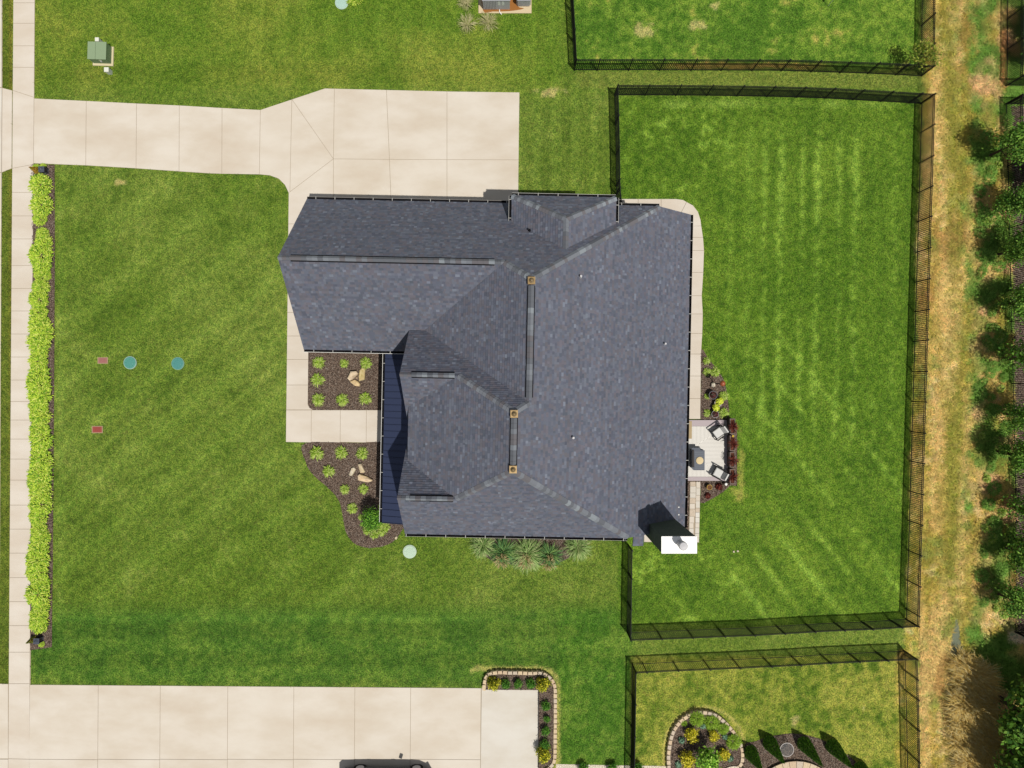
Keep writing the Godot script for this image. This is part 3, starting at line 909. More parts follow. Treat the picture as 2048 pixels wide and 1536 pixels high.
	deck_face(sr, [Vector3(s0.x, 3.05, s0.z), Vector3(s0.x + 0.55, 3.05, s0.z), Vector3(s0.x + 0.55, 2.75, s0.z + 0.72), Vector3(s0.x, 2.75, s0.z + 0.72)], 0.1)
	var side := put("side_door_roof", sr.mesh(), M.deck, house)
	kind(put("shingle_slope", shingle_face([Vector3(s0.x, 3.05, s0.z), Vector3(s0.x, 2.75, s0.z + 0.72), Vector3(s0.x + 0.55, 2.75, s0.z + 0.72), Vector3(s0.x + 0.55, 3.05, s0.z)], 77), M.shingle, side), "stuff")
	# bronze ridge finials
	for f in [[P1, 0.03], [R2N.lerp(R2S, 0.03), 0.0], [R2S.lerp(R2N, 0.04), 0.0]]:
		var at: Vector3 = f[0] + Vector3(0, -0.02, 0.12 if f[1] > 0.0 else 0.0)
		var fin := MB.new()
		fin.boxa(at + Vector3(-0.16, 0, -0.16), at + Vector3(0.16, 0.14, 0.16))
		fin.boxa(at + Vector3(-0.145, 0.14, -0.145), at + Vector3(0.145, 0.16, 0.145))
		var fo := put("finial", fin.mesh(), M.bronze, house)
		var kn := MB.new()
		kn.lathe(at, [[0.12, 0.16], [0.11, 0.2], [0.07, 0.22], [0.075, 0.26], [0.05, 0.31], [0.0, 0.33]], 16)
		put("knob", kn.mesh(), mat(Color(0.16, 0.11, 0.05), 0.4, 0.6), fo)
	# plumbing vents on the slopes
	for q in [[1161, 554, "me"], [1329, 688, "me"], [1146, 875, "me"], [1059, 462, "bw"]]:
		var pt := on_face(q[0], q[1], faces[q[2]])
		var mb := MB.new()
		mb.tube(pt - Vector3.UP * 0.1, pt + Vector3.UP * 0.3, 0.05, 0.05, 12)
		mb.tube(pt - Vector3.UP * 0.1, pt + Vector3.UP * 0.1, 0.085, 0.06, 12)
		put("vent_pipe", mb.mesh(), M.galv if q[2] == "me" else M.black, house)
	for q in [[1357, 1014], [1357, 1029]]:
		var pt := on_face(q[0], q[1], faces["me"])
		var mb := MB.new()
		mb.lathe(pt, [[0.035, -0.02], [0.035, 0.06], [0.0, 0.08]], 10)
		put("vent_cap", mb.mesh(), M.white, house)
func on_face(px: float, py: float, f: Array) -> Vector3:
	var p := Plane(f[0], f[1], f[2])
	var hit = p.intersects_ray(Vector3(0, CAM_H, 0), G(px, py) - Vector3(0, CAM_H, 0))
	return hit if hit != null else G(px, py)
func opening(parent: Node, called: String, at: Vector3, turn: float, w: float, h: float, m: Material) -> void:
	var t := Transform3D(Basis(Vector3.UP, turn - TURN), at)
	var mb := MB.new()
	mb.box(t, Vector3(w, h, 0.07))
	var o := put(called, mb.mesh(), m, parent)
	var fr := MB.new()
	for s in [-1.0, 1.0]:
		fr.box(t * Transform3D(Basis(), Vector3(s * (w / 2 + 0.045), 0, 0)), Vector3(0.09, h + 0.18, 0.12))
		fr.box(t * Transform3D(Basis(), Vector3(0, s * (h / 2 + 0.045), 0)), Vector3(w, 0.09, 0.118))
	put("frame", fr.mesh(), M.fascia, o)

# ---------------------------------------------------------------- fences
func fence(called: String, label: String, runs: Array, wired: bool, height := 1.36, spacing := 0.105) -> void:
	# runs: each an array of pixel pairs, one post at each
	var start := G(runs[0][0], runs[0][1])
	var f := thing(called)
	tag(f, label, "fence", "black metal garden fences")
	var pm := MB.new()
	pm.boxa(Vector3(-0.03, -0.1, -0.03), Vector3(0.03, height + 0.03, 0.03))
	pm.boxa(Vector3(-0.038, height + 0.03, -0.038), Vector3(0.038, height + 0.055, 0.038))
	var post_mesh := pm.mesh()
	for r in runs:
		for i in range(0, r.size(), 2):
			var a := G(r[i], r[i + 1])
			var o := put("post", post_mesh, M.fence, f)
			o.position = a
			if i + 3 >= r.size():
				continue
			var b := G(r[i + 2], r[i + 3])
			var d := (b - a).normalized()
			var l := a.distance_to(b)
			for y in [0.12, height - 0.16, height - 0.02]:
				var rb := MB.new()
				rb.bar(a + d * 0.03 + Vector3.UP * y, b - d * 0.03 + Vector3.UP * y, 0.03, 0.032)
				put("rail", rb.mesh(), M.fence, f)
			var pk := MB.new()
			var k := int(round(l / spacing))
			for s in range(1, k):
				pk.bar(a + d * (l * s / k) + Vector3.UP * 0.05, a + d * (l * s / k) + Vector3.UP * (height - 0.035), 0.024 if wired else 0.032, 0.024)
			kind(put("pickets", pk.mesh(), M.fence, f), "stuff")
			if wired:
				var wm := MB.new()
				var side := d.cross(Vector3.UP) * 0.012
				var y2 := 0.05
				while y2 < height - 0.2:
					wm.bar(a + side + Vector3.UP * y2, b + side + Vector3.UP * y2, 0.0042, 0.0042)
					y2 += 0.05
				var s2 := 0.025
				while s2 < l:
					wm.bar(a + side + d * s2 + Vector3.UP * 0.03, a + side + d * s2 + Vector3.UP * (height - 0.18), 0.0042, 0.0042)
					s2 += 0.05
				kind(put("wire_mesh", wm.mesh(), M.fence, f), "stuff")
func evenly(x0: float, y0: float, x1: float, y1: float, k: int) -> Array:
	var r := []
	for i in k + 1:
		r.append_array([lerpf(x0, x1, float(i) / k), lerpf(y0, y1, float(i) / k)])
	return r
func build_fences() -> void:
	var e := [1841.5, 207.7]
	for y in [266.5, 326.7, 385.5, 444, 504.7, 564.6, 624, 683, 743.7, 803, 863, 922, 982, 1040.7, 1100, 1159.6, 1217, 1237]:
		e.append_array([1841.5 - (y - 207.7) * 0.0300, y])
	fence("garden_fence", "black mesh-backed metal fence closing in the large striped back garden behind the house", [
		[1229, 190.5, 1290, 190.8, 1351.5, 191, 1413, 191.5, 1473, 192.3, 1533, 193.5, 1592, 195, 1649, 197, 1705, 200, 1761, 203.2, 1817, 206.4, 1841.5, 207.7],
		e,
		[1810.6, 1237, 1778, 1239, 1722, 1242.7, 1667, 1244.5, 1610.6, 1247.5, 1552, 1251, 1493.6, 1254.5, 1436, 1256.5, 1374, 1259, 1314, 1261.5, 1254, 1263.5],
		[1254, 1263.5, 1254.8, 1204, 1255.6, 1145, 1256.4, 1090],
		[1229, 190.5, 1230.5, 249, 1232, 310, 1232.7, 372, 1233, 388, 1236, 417]], true)
	fence("picket_fence", "black open picket fence round the garden beside the grey air conditioners", [
		[1149, 141, 1194.3, 141, 1257, 141, 1318.7, 141, 1381.6, 141.2, 1441.7, 141.4, 1503, 141.7, 1562, 142, 1621.5, 144, 1679, 145.8, 1735, 147.6, 1791, 150.2, 1841, 153],
		[1149, 141, 1146, 82, 1142.5, 22, 1139, -38], [1841, 153, 1841, 110, 1841.5, 52, 1842, -8]], false)
	fence("picket_fence", "black open picket fence round the olive lawn with the stone-edged round flower bed", [
		[1264, 1326.5, 1284.7, 1325.5, 1345.7, 1322.5, 1406.8, 1320, 1465, 1317.5, 1526, 1314.5, 1582.6, 1312, 1640, 1308, 1695.8, 1305.5, 1750.5, 1303, 1807, 1300.6],
		[1264, 1326.5, 1263.2, 1388, 1262.2, 1450, 1261, 1512, 1260, 1575], [1807, 1300.6, 1808.5, 1340, 1809.5, 1379, 1811, 1438.5, 1812, 1499.7, 1813.5, 1562]], false)
	fence("picket_fence", "black picket fence beside the orange bare soil and the rough grass strip", [
		[2012, -20, 2012, 40, 2012, 100, 2011, 172], [2011, 172, 2070, 172]], false)
	var w := [2010, 209]
	for i in range(1, 18):
		w.append_array([2010 + minf(19.0, i * 1.5), 209 + i * 62])
	fence("picket_fence", "black picket fence half hidden behind the row of young trees", [w, [2010, 209, 2075, 209], [2029, 1263, 2090, 1263]], false)

# ---------------------------------------------------------------- plants
func shade_of(c: Color, k: float) -> Color:
	return Color(c.r * k, c.g * k, c.b * k)
func blade(mb: MB, base: Vector3, ang: float, reach: float, high: float, w: float, droop := 0.25) -> void:
	var d := Vector3(cos(ang), 0, sin(ang))
	var s := Vector3(-d.z, 0, d.x) * w * 0.5
	var p1 := base + d * reach * 0.42 + Vector3.UP * high * 0.72
	var p2 := base + d * reach * 0.78 + Vector3.UP * high
	var p3 := base + d * reach + Vector3.UP * high * (1.0 - droop)
	var n0 := (Vector3.UP * reach - d * high * 0.7).normalized()
	var n2 := (Vector3.UP + d * 0.4).normalized()
	mb.tri_n(base - s * 0.6, base + s * 0.6, p1 + s, n0, n0, n0)
	mb.tri_n(base - s * 0.6, p1 + s, p1 - s, n0, n0, n0)
	mb.tri_n(p1 - s, p1 + s, p2 + s * 0.8, n0, n0, n2)
	mb.tri_n(p1 - s, p2 + s * 0.8, p2 - s * 0.8, n0, n2, n2)
	mb.tri_n(p2 - s * 0.8, p2 + s * 0.8, p3, n2, n2, n2)
func clump_mesh(seed_: int, k: int, radius: float, high: float, w: float, cols: Array, droop := 0.25, spread := 0.12) -> ArrayMesh:
	var r := RandomNumberGenerator.new()
	r.seed = seed_
	var mb := MB.new()
	for i in k:
		mb.tint = shade_of(cols[r.randi() % cols.size()], r.randf_range(0.75, 1.2))
		var a := r.randf() * TAU
		var f := sqrt(r.randf())
		blade(mb, Vector3(cos(a), 0, sin(a)) * radius * spread * r.randf() * 2.0, a + r.randf_range(-0.5, 0.5), radius * (0.25 + 0.8 * f) * r.randf_range(0.8, 1.1), high * (1.1 - 0.6 * f) * r.randf_range(0.75, 1.15), w * r.randf_range(0.7, 1.3), droop * f)
	return mb.mesh()
func carpet_mesh(seed_: int, k: int, rx: float, rz: float, high: float, w: float, cols: Array) -> ArrayMesh:   # many short blades over an oval mound
	var r := RandomNumberGenerator.new()
	r.seed = seed_
	var mb := MB.new()
	for i in k:
		mb.tint = shade_of(cols[r.randi() % cols.size()], r.randf_range(0.7, 1.2))
		var a := r.randf() * TAU
		var f := sqrt(r.randf())
		var y := high * sqrt(maxf(0.0, 1.0 - f * f)) * r.randf_range(0.55, 1.0)
		blade(mb, Vector3(cos(a) * f * rx * 0.9, y * 0.6, sin(a) * f * rz * 0.9), a + r.randf_range(-1.2, 1.2), r.randf_range(0.1, 0.3), r.randf_range(0.08, 0.24), w * r.randf_range(0.7, 1.3), 0.3)
	return mb.mesh()
func leaf_at(mb: MB, p: Vector3, n: Vector3, s: float, r: RandomNumberGenerator) -> void:
	var t := n.cross(Vector3(r.randf_range(-1, 1), r.randf_range(-1, 1), r.randf_range(-1, 1))).normalized()
	var b := n.cross(t)
	var q := [p - t * s, p + b * s * 0.55, p + t * s, p - b * s * 0.55]
	mb.tri_n(q[0], q[1], q[2], n, n, n)
	mb.tri_n(q[0], q[2], q[3], n, n, n)
func crown_mesh(seed_: int, k: int, shape: Callable, leaf: float, cols: Array, clumps := 0, cl_size := 0.3) -> ArrayMesh:
	# every leaf takes a random tint, whatever its place in the crown; shape(r) gives a point in the crown and its outward normal; leaves gather in clumps when clumps > 0
	var r := RandomNumberGenerator.new()
	r.seed = seed_
	var mb := MB.new()
	var centres := []
	for i in clumps:
		var q: Array = shape.call(r)
		centres.append([q[0], q[1], r.randf_range(0.6, 1.25)])
	for i in k:
		var p: Vector3
		var n: Vector3
		if clumps:
			var c: Array = centres[r.randi() % clumps]
			var o: Vector3 = Vector3(r.randfn(), r.randfn() * 0.7, r.randfn()) * cl_size * 0.42 * c[2]
			p = c[0] + o
			n = (o.normalized() + c[1] * 0.5 + Vector3.UP * 0.4).normalized()
		else:
			var q: Array = shape.call(r)
			p = q[0]; n = q[1]
		n = (n + Vector3(r.randfn(), r.randfn(), r.randfn()) * 0.45).normalized()
		mb.tint = shade_of(cols[r.randi() % cols.size()], r.randf_range(1.0, 1.55))
		leaf_at(mb, p, n, leaf * r.randf_range(0.65, 1.3), r)
	return mb.mesh()
func ball(rx: float, ry: float, rz: float, cy: float, inner := 0.6) -> Callable:
	return func(r: RandomNumberGenerator) -> Array:
		var d := Vector3(r.randfn(), r.randfn(), r.randfn()).normalized()
		if d.y < -0.5: d.y = -d.y
		var k := lerpf(inner, 1.0, sqrt(r.randf()))
		return [Vector3(d.x * rx * k, cy + d.y * ry * k, d.z * rz * k), d]
func cone(r0: float, high: float, inner := 0.7, flat_top := 0.0, belly := 1.0) -> Callable:
	return func(r: RandomNumberGenerator) -> Array:
		var t := 1.0 - sqrt(r.randf())
		if belly != 1.0: t = r.randf()
		var w := r0 * (pow(1.0 - t, 0.8) if belly == 1.0 else sin(PI * clampf(0.18 + t * 0.82, 0, 1)) * belly * 0.92 + 0.05)
		var a := r.randf() * TAU
		var k := lerpf(inner, 1.0, sqrt(r.randf()))
		return [Vector3(cos(a) * w * k, 0.06 + t * high, sin(a) * w * k), Vector3(cos(a), 0.45, sin(a)).normalized()]
func stem_mesh(h: float, r0: float, limbs: int, reach: float, seed_: int) -> ArrayMesh:
	var r := RandomNumberGenerator.new()
	r.seed = seed_
	var mb := MB.new()
	mb.tube(Vector3(0, -0.1, 0), Vector3(r.randf_range(-0.04, 0.04), h * 0.55, r.randf_range(-0.04, 0.04)), r0, r0 * 0.7, 8)
	mb.tube(Vector3(0, h * 0.54, 0), Vector3(0.03, h, -0.02), r0 * 0.7, r0 * 0.2, 7)
	for i in limbs:
		var a := TAU * i / limbs + r.randf_range(-0.4, 0.4)
		var y := h * r.randf_range(0.25, 0.75)
		mb.tube(Vector3(0, y, 0), Vector3(cos(a) * reach, y + h * 0.22, sin(a) * reach), r0 * 0.45, r0 * 0.12, 6)
	return mb.mesh()
func plant(called: String, label: String, category: String, group: String, part: String, mesh: Mesh, m: Material, at: Vector3, sc := Vector3.ONE, stem: Mesh = null, turn := -1.0) -> Node3D:
	var o := thing(called, at, rng.randf() * TAU if turn < 0.0 else turn)
	tag(o, label, category, group)
	put(part, mesh, m, o).scale = sc
	if stem:
		put("trunk" if category == "tree" else "stem", stem, M.bark, o).scale = sc
	return o
func build_plants() -> void:
	var lime := [lin(186, 214, 96), lin(160, 196, 64), lin(204, 226, 122), lin(136, 176, 50), lin(214, 226, 140)]
	var cl := []
	for i in 4:
		cl.append(clump_mesh(200 + i, 130, 0.36, 0.32, 0.036, lime))
	var stemless: Mesh = null
	for q in [[639.4, 725, 1.0], [689.5, 727, .72], [733.6, 727, .98], [636.6, 760, 1.05], [637.6, 799, 1.05], [685.8, 800, .98], [731.3, 797, .98]]:
		plant("daylily", "lime green grassy clump in the square mulch bed beside the front walk", "plant", "clumps in the square front bed", "leaves", cl[rng.randi() % 4], M.blade, G(q[0], q[1]) + Vector3.UP * 0.02, Vector3.ONE * q[2])
	for q in [[635, 906, 1.15], [684.6, 905, 1.05], [726, 907, 1.0], [658.6, 942, 1.0], [690, 978, .8], [727.8, 977, .8], [705.8, 1016, .85], [722, 1034, .45], [763, 1013, .55], [724, 1049, .3]]:
		plant("daylily", "lime green grassy clump in the curved mulch bed below the front walk", "plant", "clumps in the curved front bed", "leaves", cl[rng.randi() % 4], M.blade, G(q[0], q[1]) + Vector3.UP * 0.02, Vector3.ONE * q[2])
	for q in [[736, 1060, .8], [750, 1066, .9], [765, 1060, .85], [773, 1053, .7], [762, 1047, .8], [748, 1053, .7]]:
		plant("daylily", "pale lime clump ringed round the foot of the rounded dark shrub", "plant", "clumps round the shrub", "leaves", cl[rng.randi() % 4], M.blade, G(q[0], q[1]) + Vector3.UP * 0.02, Vector3.ONE * q[2])
	for q in [[1412, 722, .62], [1413, 744, .66], [1429, 744, .8], [1413.5, 792.5, .5], [1446, 792, .75], [1413.5, 826, .65], [1446, 826, .82]]:
		plant("daylily", "small lime green clump in the narrow mulch bed beside the back walk", "plant", "clumps in the back bed", "leaves", cl[rng.randi() % 4], M.blade, G(q[0], q[1]) + Vector3.UP * 0.02, Vector3.ONE * q[2])
	# dark shrub at the corner of the front bed
	var dkg := [lin(104, 160, 52), lin(80, 130, 42), lin(134, 186, 66), lin(60, 102, 36)]
	plant("round_shrub", "rounded dark green shrub on a stem at the end of the porch", "shrub", "", "crown", crown_mesh(301, 3600, ball(0.55, 0.62, 0.55, 1.35, 0.35), 0.045, dkg, 70, 0.3), M.leaf, G(753, 1029), Vector3.ONE, stem_mesh(1.5, 0.05, 6, 0.3, 5))
	# hedge of lime mounds along the pavement
	var gold := [lin(222, 246, 92), lin(198, 234, 78), lin(238, 250, 128), lin(160, 206, 62), lin(206, 234, 82), lin(122, 176, 54)]
	var hm := []
	for i in 4:
		hm.append(carpet_mesh(220 + i, 620, 0.62, 0.62, 0.30, 0.046, gold))
	var y := 372.0
	var spots := [[84, 371, .95], [86, 411, .95], [82, 438, .6], [87, 468, .55], [90, 488, .75], [85, 512, 1.02], [87, 535, .8], [96, 553, .35], [76, 552, .3], [84, 575, .75]]
	y = 600.0
	while y < 1248:
		spots.append([84.0 - (y - 600) * 0.0035 + rr(-5, 4), y, rr(0.7, 1.05)])
		y += rr(16, 27)
	spots.append_array([[80, 1246, .8], [74, 337, .35], [88, 334, .28], [84, 1287, .28]])
	for q in spots:
		plant("ground_cover_mound", "bright yellow green feathery mound in the hedge strip along the pavement", "plant", "yellow green mounds along the pavement", "leaves", hm[rng.randi() % 4], M.blade, G(q[0], q[1]) + Vector3.UP * 0.02, Vector3(q[2], q[2] * 0.85, q[2]))
	for q in [[73, 342, "orange-tipped conical shrub beside the dark lantern at the driveway end of the hedge strip", 0], [67, 1277, "olive conical shrub beside the dark lantern at the far end of the hedge strip", 1]]:
		plant("dwarf_conifer", q[2], "shrub", "", "crown", crown_mesh(330 + q[3], 700, cone(0.2, 0.7, 0.5), 0.035, [lin(170, 150, 50), lin(128, 130, 44), lin(190, 130, 60)] if q[3] == 0 else [lin(120, 130, 50), lin(90, 110, 40), lin(150, 130, 60)]), M.leaf, G(q[0] + 3, q[1]), Vector3.ONE, stem_mesh(0.5, 0.03, 0, 0.1, 3))
	# ornamental grasses south of the house
	var gg := [lin(156, 190, 112), lin(178, 206, 134), lin(130, 170, 92), lin(204, 216, 154)]
	var dg := [lin(100, 150, 92), lin(78, 128, 72), lin(128, 172, 106), lin(150, 184, 104)]
	var tan_ := [lin(214, 190, 144), lin(196, 168, 120), lin(230, 206, 160)]
	for q in [[966, 1088, "pale green soft grass clump near the porch end of the planting under the long eave", gg, 0.78, 340], [1155, 1091, "pale green soft grass clump nearest the garden fence under the long eave", gg, 0.82, 340], [1007, 1103, "dark green spiky grass with tan plumes left of the tallest grass", dg, 0.88, 340], [1055, 1106, "tallest green fountain grass with a straw-coloured heart under the long eave", gg, 1.0, 480], [1099, 1108, "dark green spiky grass with tan plumes between tallest grass and chimney", dg, 0.82, 300]]:
		var o := thing("ornamental_grass", G(q[0], q[1]), rng.randf() * TAU)
		tag(o, q[2], "plant", "grasses under the long eave")
		put("leaves", clump_mesh(400 + int(q[0]), q[5], q[4], 0.8, 0.02, q[3], 0.45), M.blade, o)
		if q[0] > 1000 and q[0] < 1110:
			var pm := clump_mesh(440 + int(q[0]), 110, 0.42, 0.95, 0.022, tan_, 0.35, 0.3)
			var po := put("plumes", pm, M.blade, o)
			po.position = Basis(Vector3.UP, -o.rotation.y) * Vector3(-0.1, 0.08, 0.38)
			po.scale = Vector3(0.9, 1, 0.9)
	for q in [[935, 50, 0.62], [978, 47, 0.62], [931, 8, 0.5]]:
		plant("dry_grass", "straw-coloured wispy grass clump beside the air conditioner pad", "plant", "dry clumps by the air conditioners", "leaves", clump_mesh(470 + int(q[0]), 150, 0.62, 0.45, 0.016, [lin(206, 200, 150), lin(170, 176, 110), lin(222, 214, 170)], 0.35), M.blade, G(q[0], q[1]), Vector3.ONE * (q[2] / 0.62))
	# planting by the deck
	var red := [lin(112, 56, 48), lin(84, 38, 40), lin(140, 70, 58), lin(70, 32, 34)]
	for q in [[1437, 973, 1.0], [1415, 991, .85]]:
		plant("red_heuchera", "dark red leafy clump in the mulch corner below the deck", "plant", "dark red clumps below the deck", "leaves", crown_mesh(480 + int(q[0]), 300, ball(0.22, 0.16, 0.22, 0.1, 0.2), 0.05, red), M.leaf, G(q[0], q[1]), Vector3.ONE * q[2], stem_mesh(0.12, 0.02, 0, 0.1, 1))
	# lime shrubs in the back bed
	var yel := [lin(226, 236, 70), lin(200, 222, 60), lin(238, 240, 110)]
	plant("coleus", "acid yellow bushy plant rising from the pale pot in the back bed", "plant", "", "leaves", crown_mesh(490, 420, ball(0.22, 0.2, 0.2, 0.35, 0.3), 0.06, yel), M.leaf, G(1436, 802), Vector3.ONE, stem_mesh(0.3, 0.025, 3, 0.1, 2))
	plant("coleus", "acid yellow rounded plant between the two grey pots in the back bed", "plant", "", "leaves", crown_mesh(491, 420, ball(0.21, 0.2, 0.19, 0.3, 0.3), 0.06, yel), M.leaf, G(1429, 815), Vector3.ONE, stem_mesh(0.3, 0.025, 3, 0.1, 2))
	# shrubs behind the block edging of the neighbour's drive
	var ye2 := [lin(222, 214, 50), lin(150, 160, 40), lin(236, 226, 80), lin(104, 122, 38)]
	var grn := [lin(82, 136, 48), lin(60, 108, 40), lin(116, 166, 62)]
	for q in [[988, 1360, 1.0, "golden conical shrub leaning over the concrete pad at the driveway end of the block wall"], [1085, 1360, 1.1, "golden conical shrub inside the rounded corner of the block wall"], [1086, 1498, 1.15, "golden conical shrub beside the white gravel end of the block wall"]]:
		plant("golden_conifer", q[3], "shrub", "golden shrubs beside the concrete pad", "crown", crown_mesh(500 + int(q[1]), 1600, cone(0.33, 0.95, 0.55, 0, 1.0), 0.04, ye2, 60, 0.16), M.leaf, G(q[0], q[1]) + Vector3.UP * 0.25, Vector3.ONE * q[2], stem_mesh(0.8, 0.03, 4, 0.15, 9))
	var box_ := crown_mesh(520, 900, ball(0.21, 0.22, 0.21, 0.25, 0.3), 0.04, grn, 40, 0.13)
	var bs := stem_mesh(0.3, 0.025, 4, 0.1, 4)
	for q in [[1011.5, 1361, 1.0], [1036, 1361, .98], [1061, 1360, 1.05], [1091, 1404, 1.0], [1093, 1431, .75], [1090.5, 1454, 1.0], [1089, 1480, 1.02]]:
		plant("boxwood", "small round dark green boxwood in the block-edged strip beside the concrete pad", "shrub", "boxwoods beside the concrete pad", "crown", box_, M.leaf, G(q[0], q[1]) + Vector3.UP * 0.25, Vector3.ONE * q[2], bs)
	for q in [[1165, 1531], [1223, 1531], [1274, 1531]]:
		plant("boxwood", "round dark shrub in the white gravel strip", "shrub", "shrubs in the gravel strip", "crown", box_, M.leaf, G(q[0], q[1]), Vector3.ONE * 1.2, bs)
	# round bed
	for q in [[1378, 1460, 1.1], [1422, 1463, .85], [1370, 1507, 1.15], [1441, 1500, .9]]:
		plant("golden_spirea", "golden yellow rounded bush in the stone-edged round bed", "shrub", "golden bushes in the round bed", "crown", crown_mesh(540 + int(q[0]), 1000, ball(0.33, 0.3, 0.33, 0.34, 0.35), 0.05, [lin(226, 212, 44), lin(190, 184, 40), lin(240, 226, 90), lin(140, 140, 40)], 45, 0.16), M.leaf, G(q[0], q[1]) + Vector3.UP * 0.22, Vector3.ONE * q[2], stem_mesh(0.3, 0.03, 4, 0.12, 6))
	for q in [[1391, 1432, 1.0], [1420, 1440, 1.0], [1443, 1452, .75], [1463, 1477, 1.0], [1366, 1442, .4]]:
		plant("lime_mound", "low lime green cushion plant at the rim of the round bed", "plant", "lime cushions in the round bed", "leaves", carpet_mesh(560 + int(q[0]), 420, 0.32, 0.32, 0.16, 0.02, [lin(150, 190, 56), lin(128, 168, 44), lin(170, 204, 80)]), M.blade, G(q[0], q[1]) + Vector3.UP * 0.22, Vector3.ONE * q[2])
	for q in [[1402, 1446, 1.0], [1360, 1475, 1.05], [1446, 1468, .9], [1457, 1511, 1.0], [1354, 1523, 1.0]]:
		plant("blue_plant", "blue green leafy plant in the stone-edged round bed", "plant", "blue green plants in the round bed", "leaves", crown_mesh(580 + int(q[0]), 200, ball(0.17, 0.15, 0.19, 0.1, 0.2), 0.06, [lin(120, 158, 134), lin(92, 132, 110), lin(150, 182, 154)]), M.leaf, G(q[0], q[1]) + Vector3.UP * 0.22, Vector3.ONE * q[2], stem_mesh(0.1, 0.02, 0, 0.1, 1))
	plant("hydrangea", "tall bright green broad-leaved shrub in the middle of the round bed", "shrub", "", "crown", crown_mesh(600, 1500, ball(0.5, 0.55, 0.5, 1.15, 0.3), 0.09, [lin(146, 196, 62), lin(116, 168, 48), lin(176, 214, 96), lin(84, 132, 40)], 55, 0.34), M.leaf, G(1402, 1492) + Vector3.UP * 0.2, Vector3.ONE, stem_mesh(1.2, 0.05, 6, 0.3, 8))
	# columnar evergreens beside the round patio
	var tj := [lin(92, 142, 46), lin(68, 112, 38), lin(122, 168, 58), lin(52, 88, 32)]
	for q in [[1537.7, 1483.5, 2.2, "columnar evergreen between the glass table and the one by the round bed"], [1605.9, 1484.5, 2.45, "tallest columnar evergreen, whose shadow points at a bare patch of lawn"], [1662.6, 1489, 2.4, "columnar evergreen two places beyond the glass table"], [1499, 1502, 2.0, "columnar evergreen touching the block wall of the round bed"], [1718, 1534, 2.3, "columnar evergreen at the far tip of the dark bed"]]:
		plant("arborvitae", q[3], "tree", "columnar evergreens round the stone patio", "crown", crown_mesh(620 + int(q[0]), 4200, cone(0.42, 1.0, 0.7, 0, 1.0), 0.03, tj), M.leaf, G(q[0], q[1]), Vector3(1, q[2], 1), stem_mesh(0.8, 0.05, 0, 0.1, 4))
	# row of young trees behind the rough strip
	var tc := [lin(112, 156, 58), lin(86, 130, 48), lin(138, 176, 76), lin(70, 112, 44)]
	var ts := []
	for i in 3:
		ts.append(crown_mesh(640 + i, 4600, ball(0.95, 1.5, 0.95, 1.9, 0.05), 0.075, tc, [17, 22, 14][i], [0.78, 0.66, 0.86][i]))
	var st := stem_mesh(3.1, 0.09, 9, 0.7, 12)
	var k := 0
	for q in [[1975, 305, 1.0], [1986, 417, .95], [1991, 503, .98], [1993, 603, 1.0], [1995, 712, 1.04], [2002, 822, .9], [1989, 897, .92], [2009, 1005, .95], [2000, 1088, 1.02], [1985, 1180, .95], [2046, 360, .9], [2058, 60, 1.0], [2052, 120, .9]]:
		plant("young_tree", "bushy green young tree in the row along the black picket fence", "tree", "young trees along the fence", "crown", ts[k % 3], M.leaf, G(q[0] + 8 + rr(-4, 6), q[1] + 6), Vector3(q[2] * rr(0.85, 1.1), q[2] * rr(0.85, 1.15), q[2] * rr(0.8, 1.05)), st)
		k += 1
	# weeds at their feet
	for i in 95:
		var px := rr(1958, 2012)
		var py := rr(235, 1230)
		plant("weed_tuft", "fresh green tuft of tall weeds at the foot of the young trees", "plant", "weeds under the young trees", "leaves", cl[i % 4] if i % 3 == 0 else weeds(i % 3), M.blade, G(px, py), Vector3(rr(0.4, 0.85), rr(0.5, 0.9), rr(0.4, 0.85)))
	# big trees in the corner
	var bt := [lin(96, 140, 52), lin(74, 114, 42), lin(128, 166, 70), lin(58, 94, 38)]
	for q in [[1998, 1395, 1.0, 700], [2012, 1500, 1.05, 701], [2052, 1345, .9, 702], [2012, 1590, 1.0, 703]]:
		plant("broadleaf_tree", "large dark broad-leaved tree above the golden reeds", "tree", "large trees above the reeds", "crown", crown_mesh(q[3], 9000, ball(1.7, 1.7, 1.7, 3.0, 0.3), 0.13, bt, 110, 0.75), M.leaf, G(q[0], q[1]), Vector3.ONE * q[2], stem_mesh(4.2, 0.16, 10, 1.1, q[3]))
	# sapling at the fence corner
	plant("sapling", "thin sapling with yellow green leaves growing through the fence corner", "tree", "", "crown", crown_mesh(720, 900, ball(0.95, 0.9, 0.8, 1.6, 0.2), 0.06, [lin(136, 150, 50), lin(100, 124, 44), lin(166, 170, 80)], 34, 0.38), M.leaf, G(1822, 138), Vector3.ONE, stem_mesh(2.2, 0.04, 10, 0.8, 21))
	# golden reeds along the ditch
	var reed := [lin(255, 230, 150), lin(248, 214, 126), lin(255, 240, 184), lin(246, 208, 124), lin(236, 200, 122)]
	var rm := []
	for i in 3:
		rm.append(clump_mesh(740 + i, 240, 0.8, 0.95, 0.018, reed, 0.6, 0.3))
	for i in 84:
		var py := rr(1318, 1550)
		var px := rr(1912, 1968) + (py - 1400) * 0.03
		if py < 1345: px = rr(1905, 1945)
		plant("reed_clump", "golden dry reed clump along the ditch beneath the large trees", "plant", "golden reeds along the ditch", "leaves", rm[i % 3], M.blade, G(px, py), Vector3.ONE * rr(0.7, 1.1))
	plant("lime_mound", "scrap of bright leaves beside the pale round lid north of the drive", "plant", "", "leaves", carpet_mesh(761, 240, 0.45, 0.25, 0.16, 0.025, gold), M.blade, G(713, 0), Vector3.ONE)
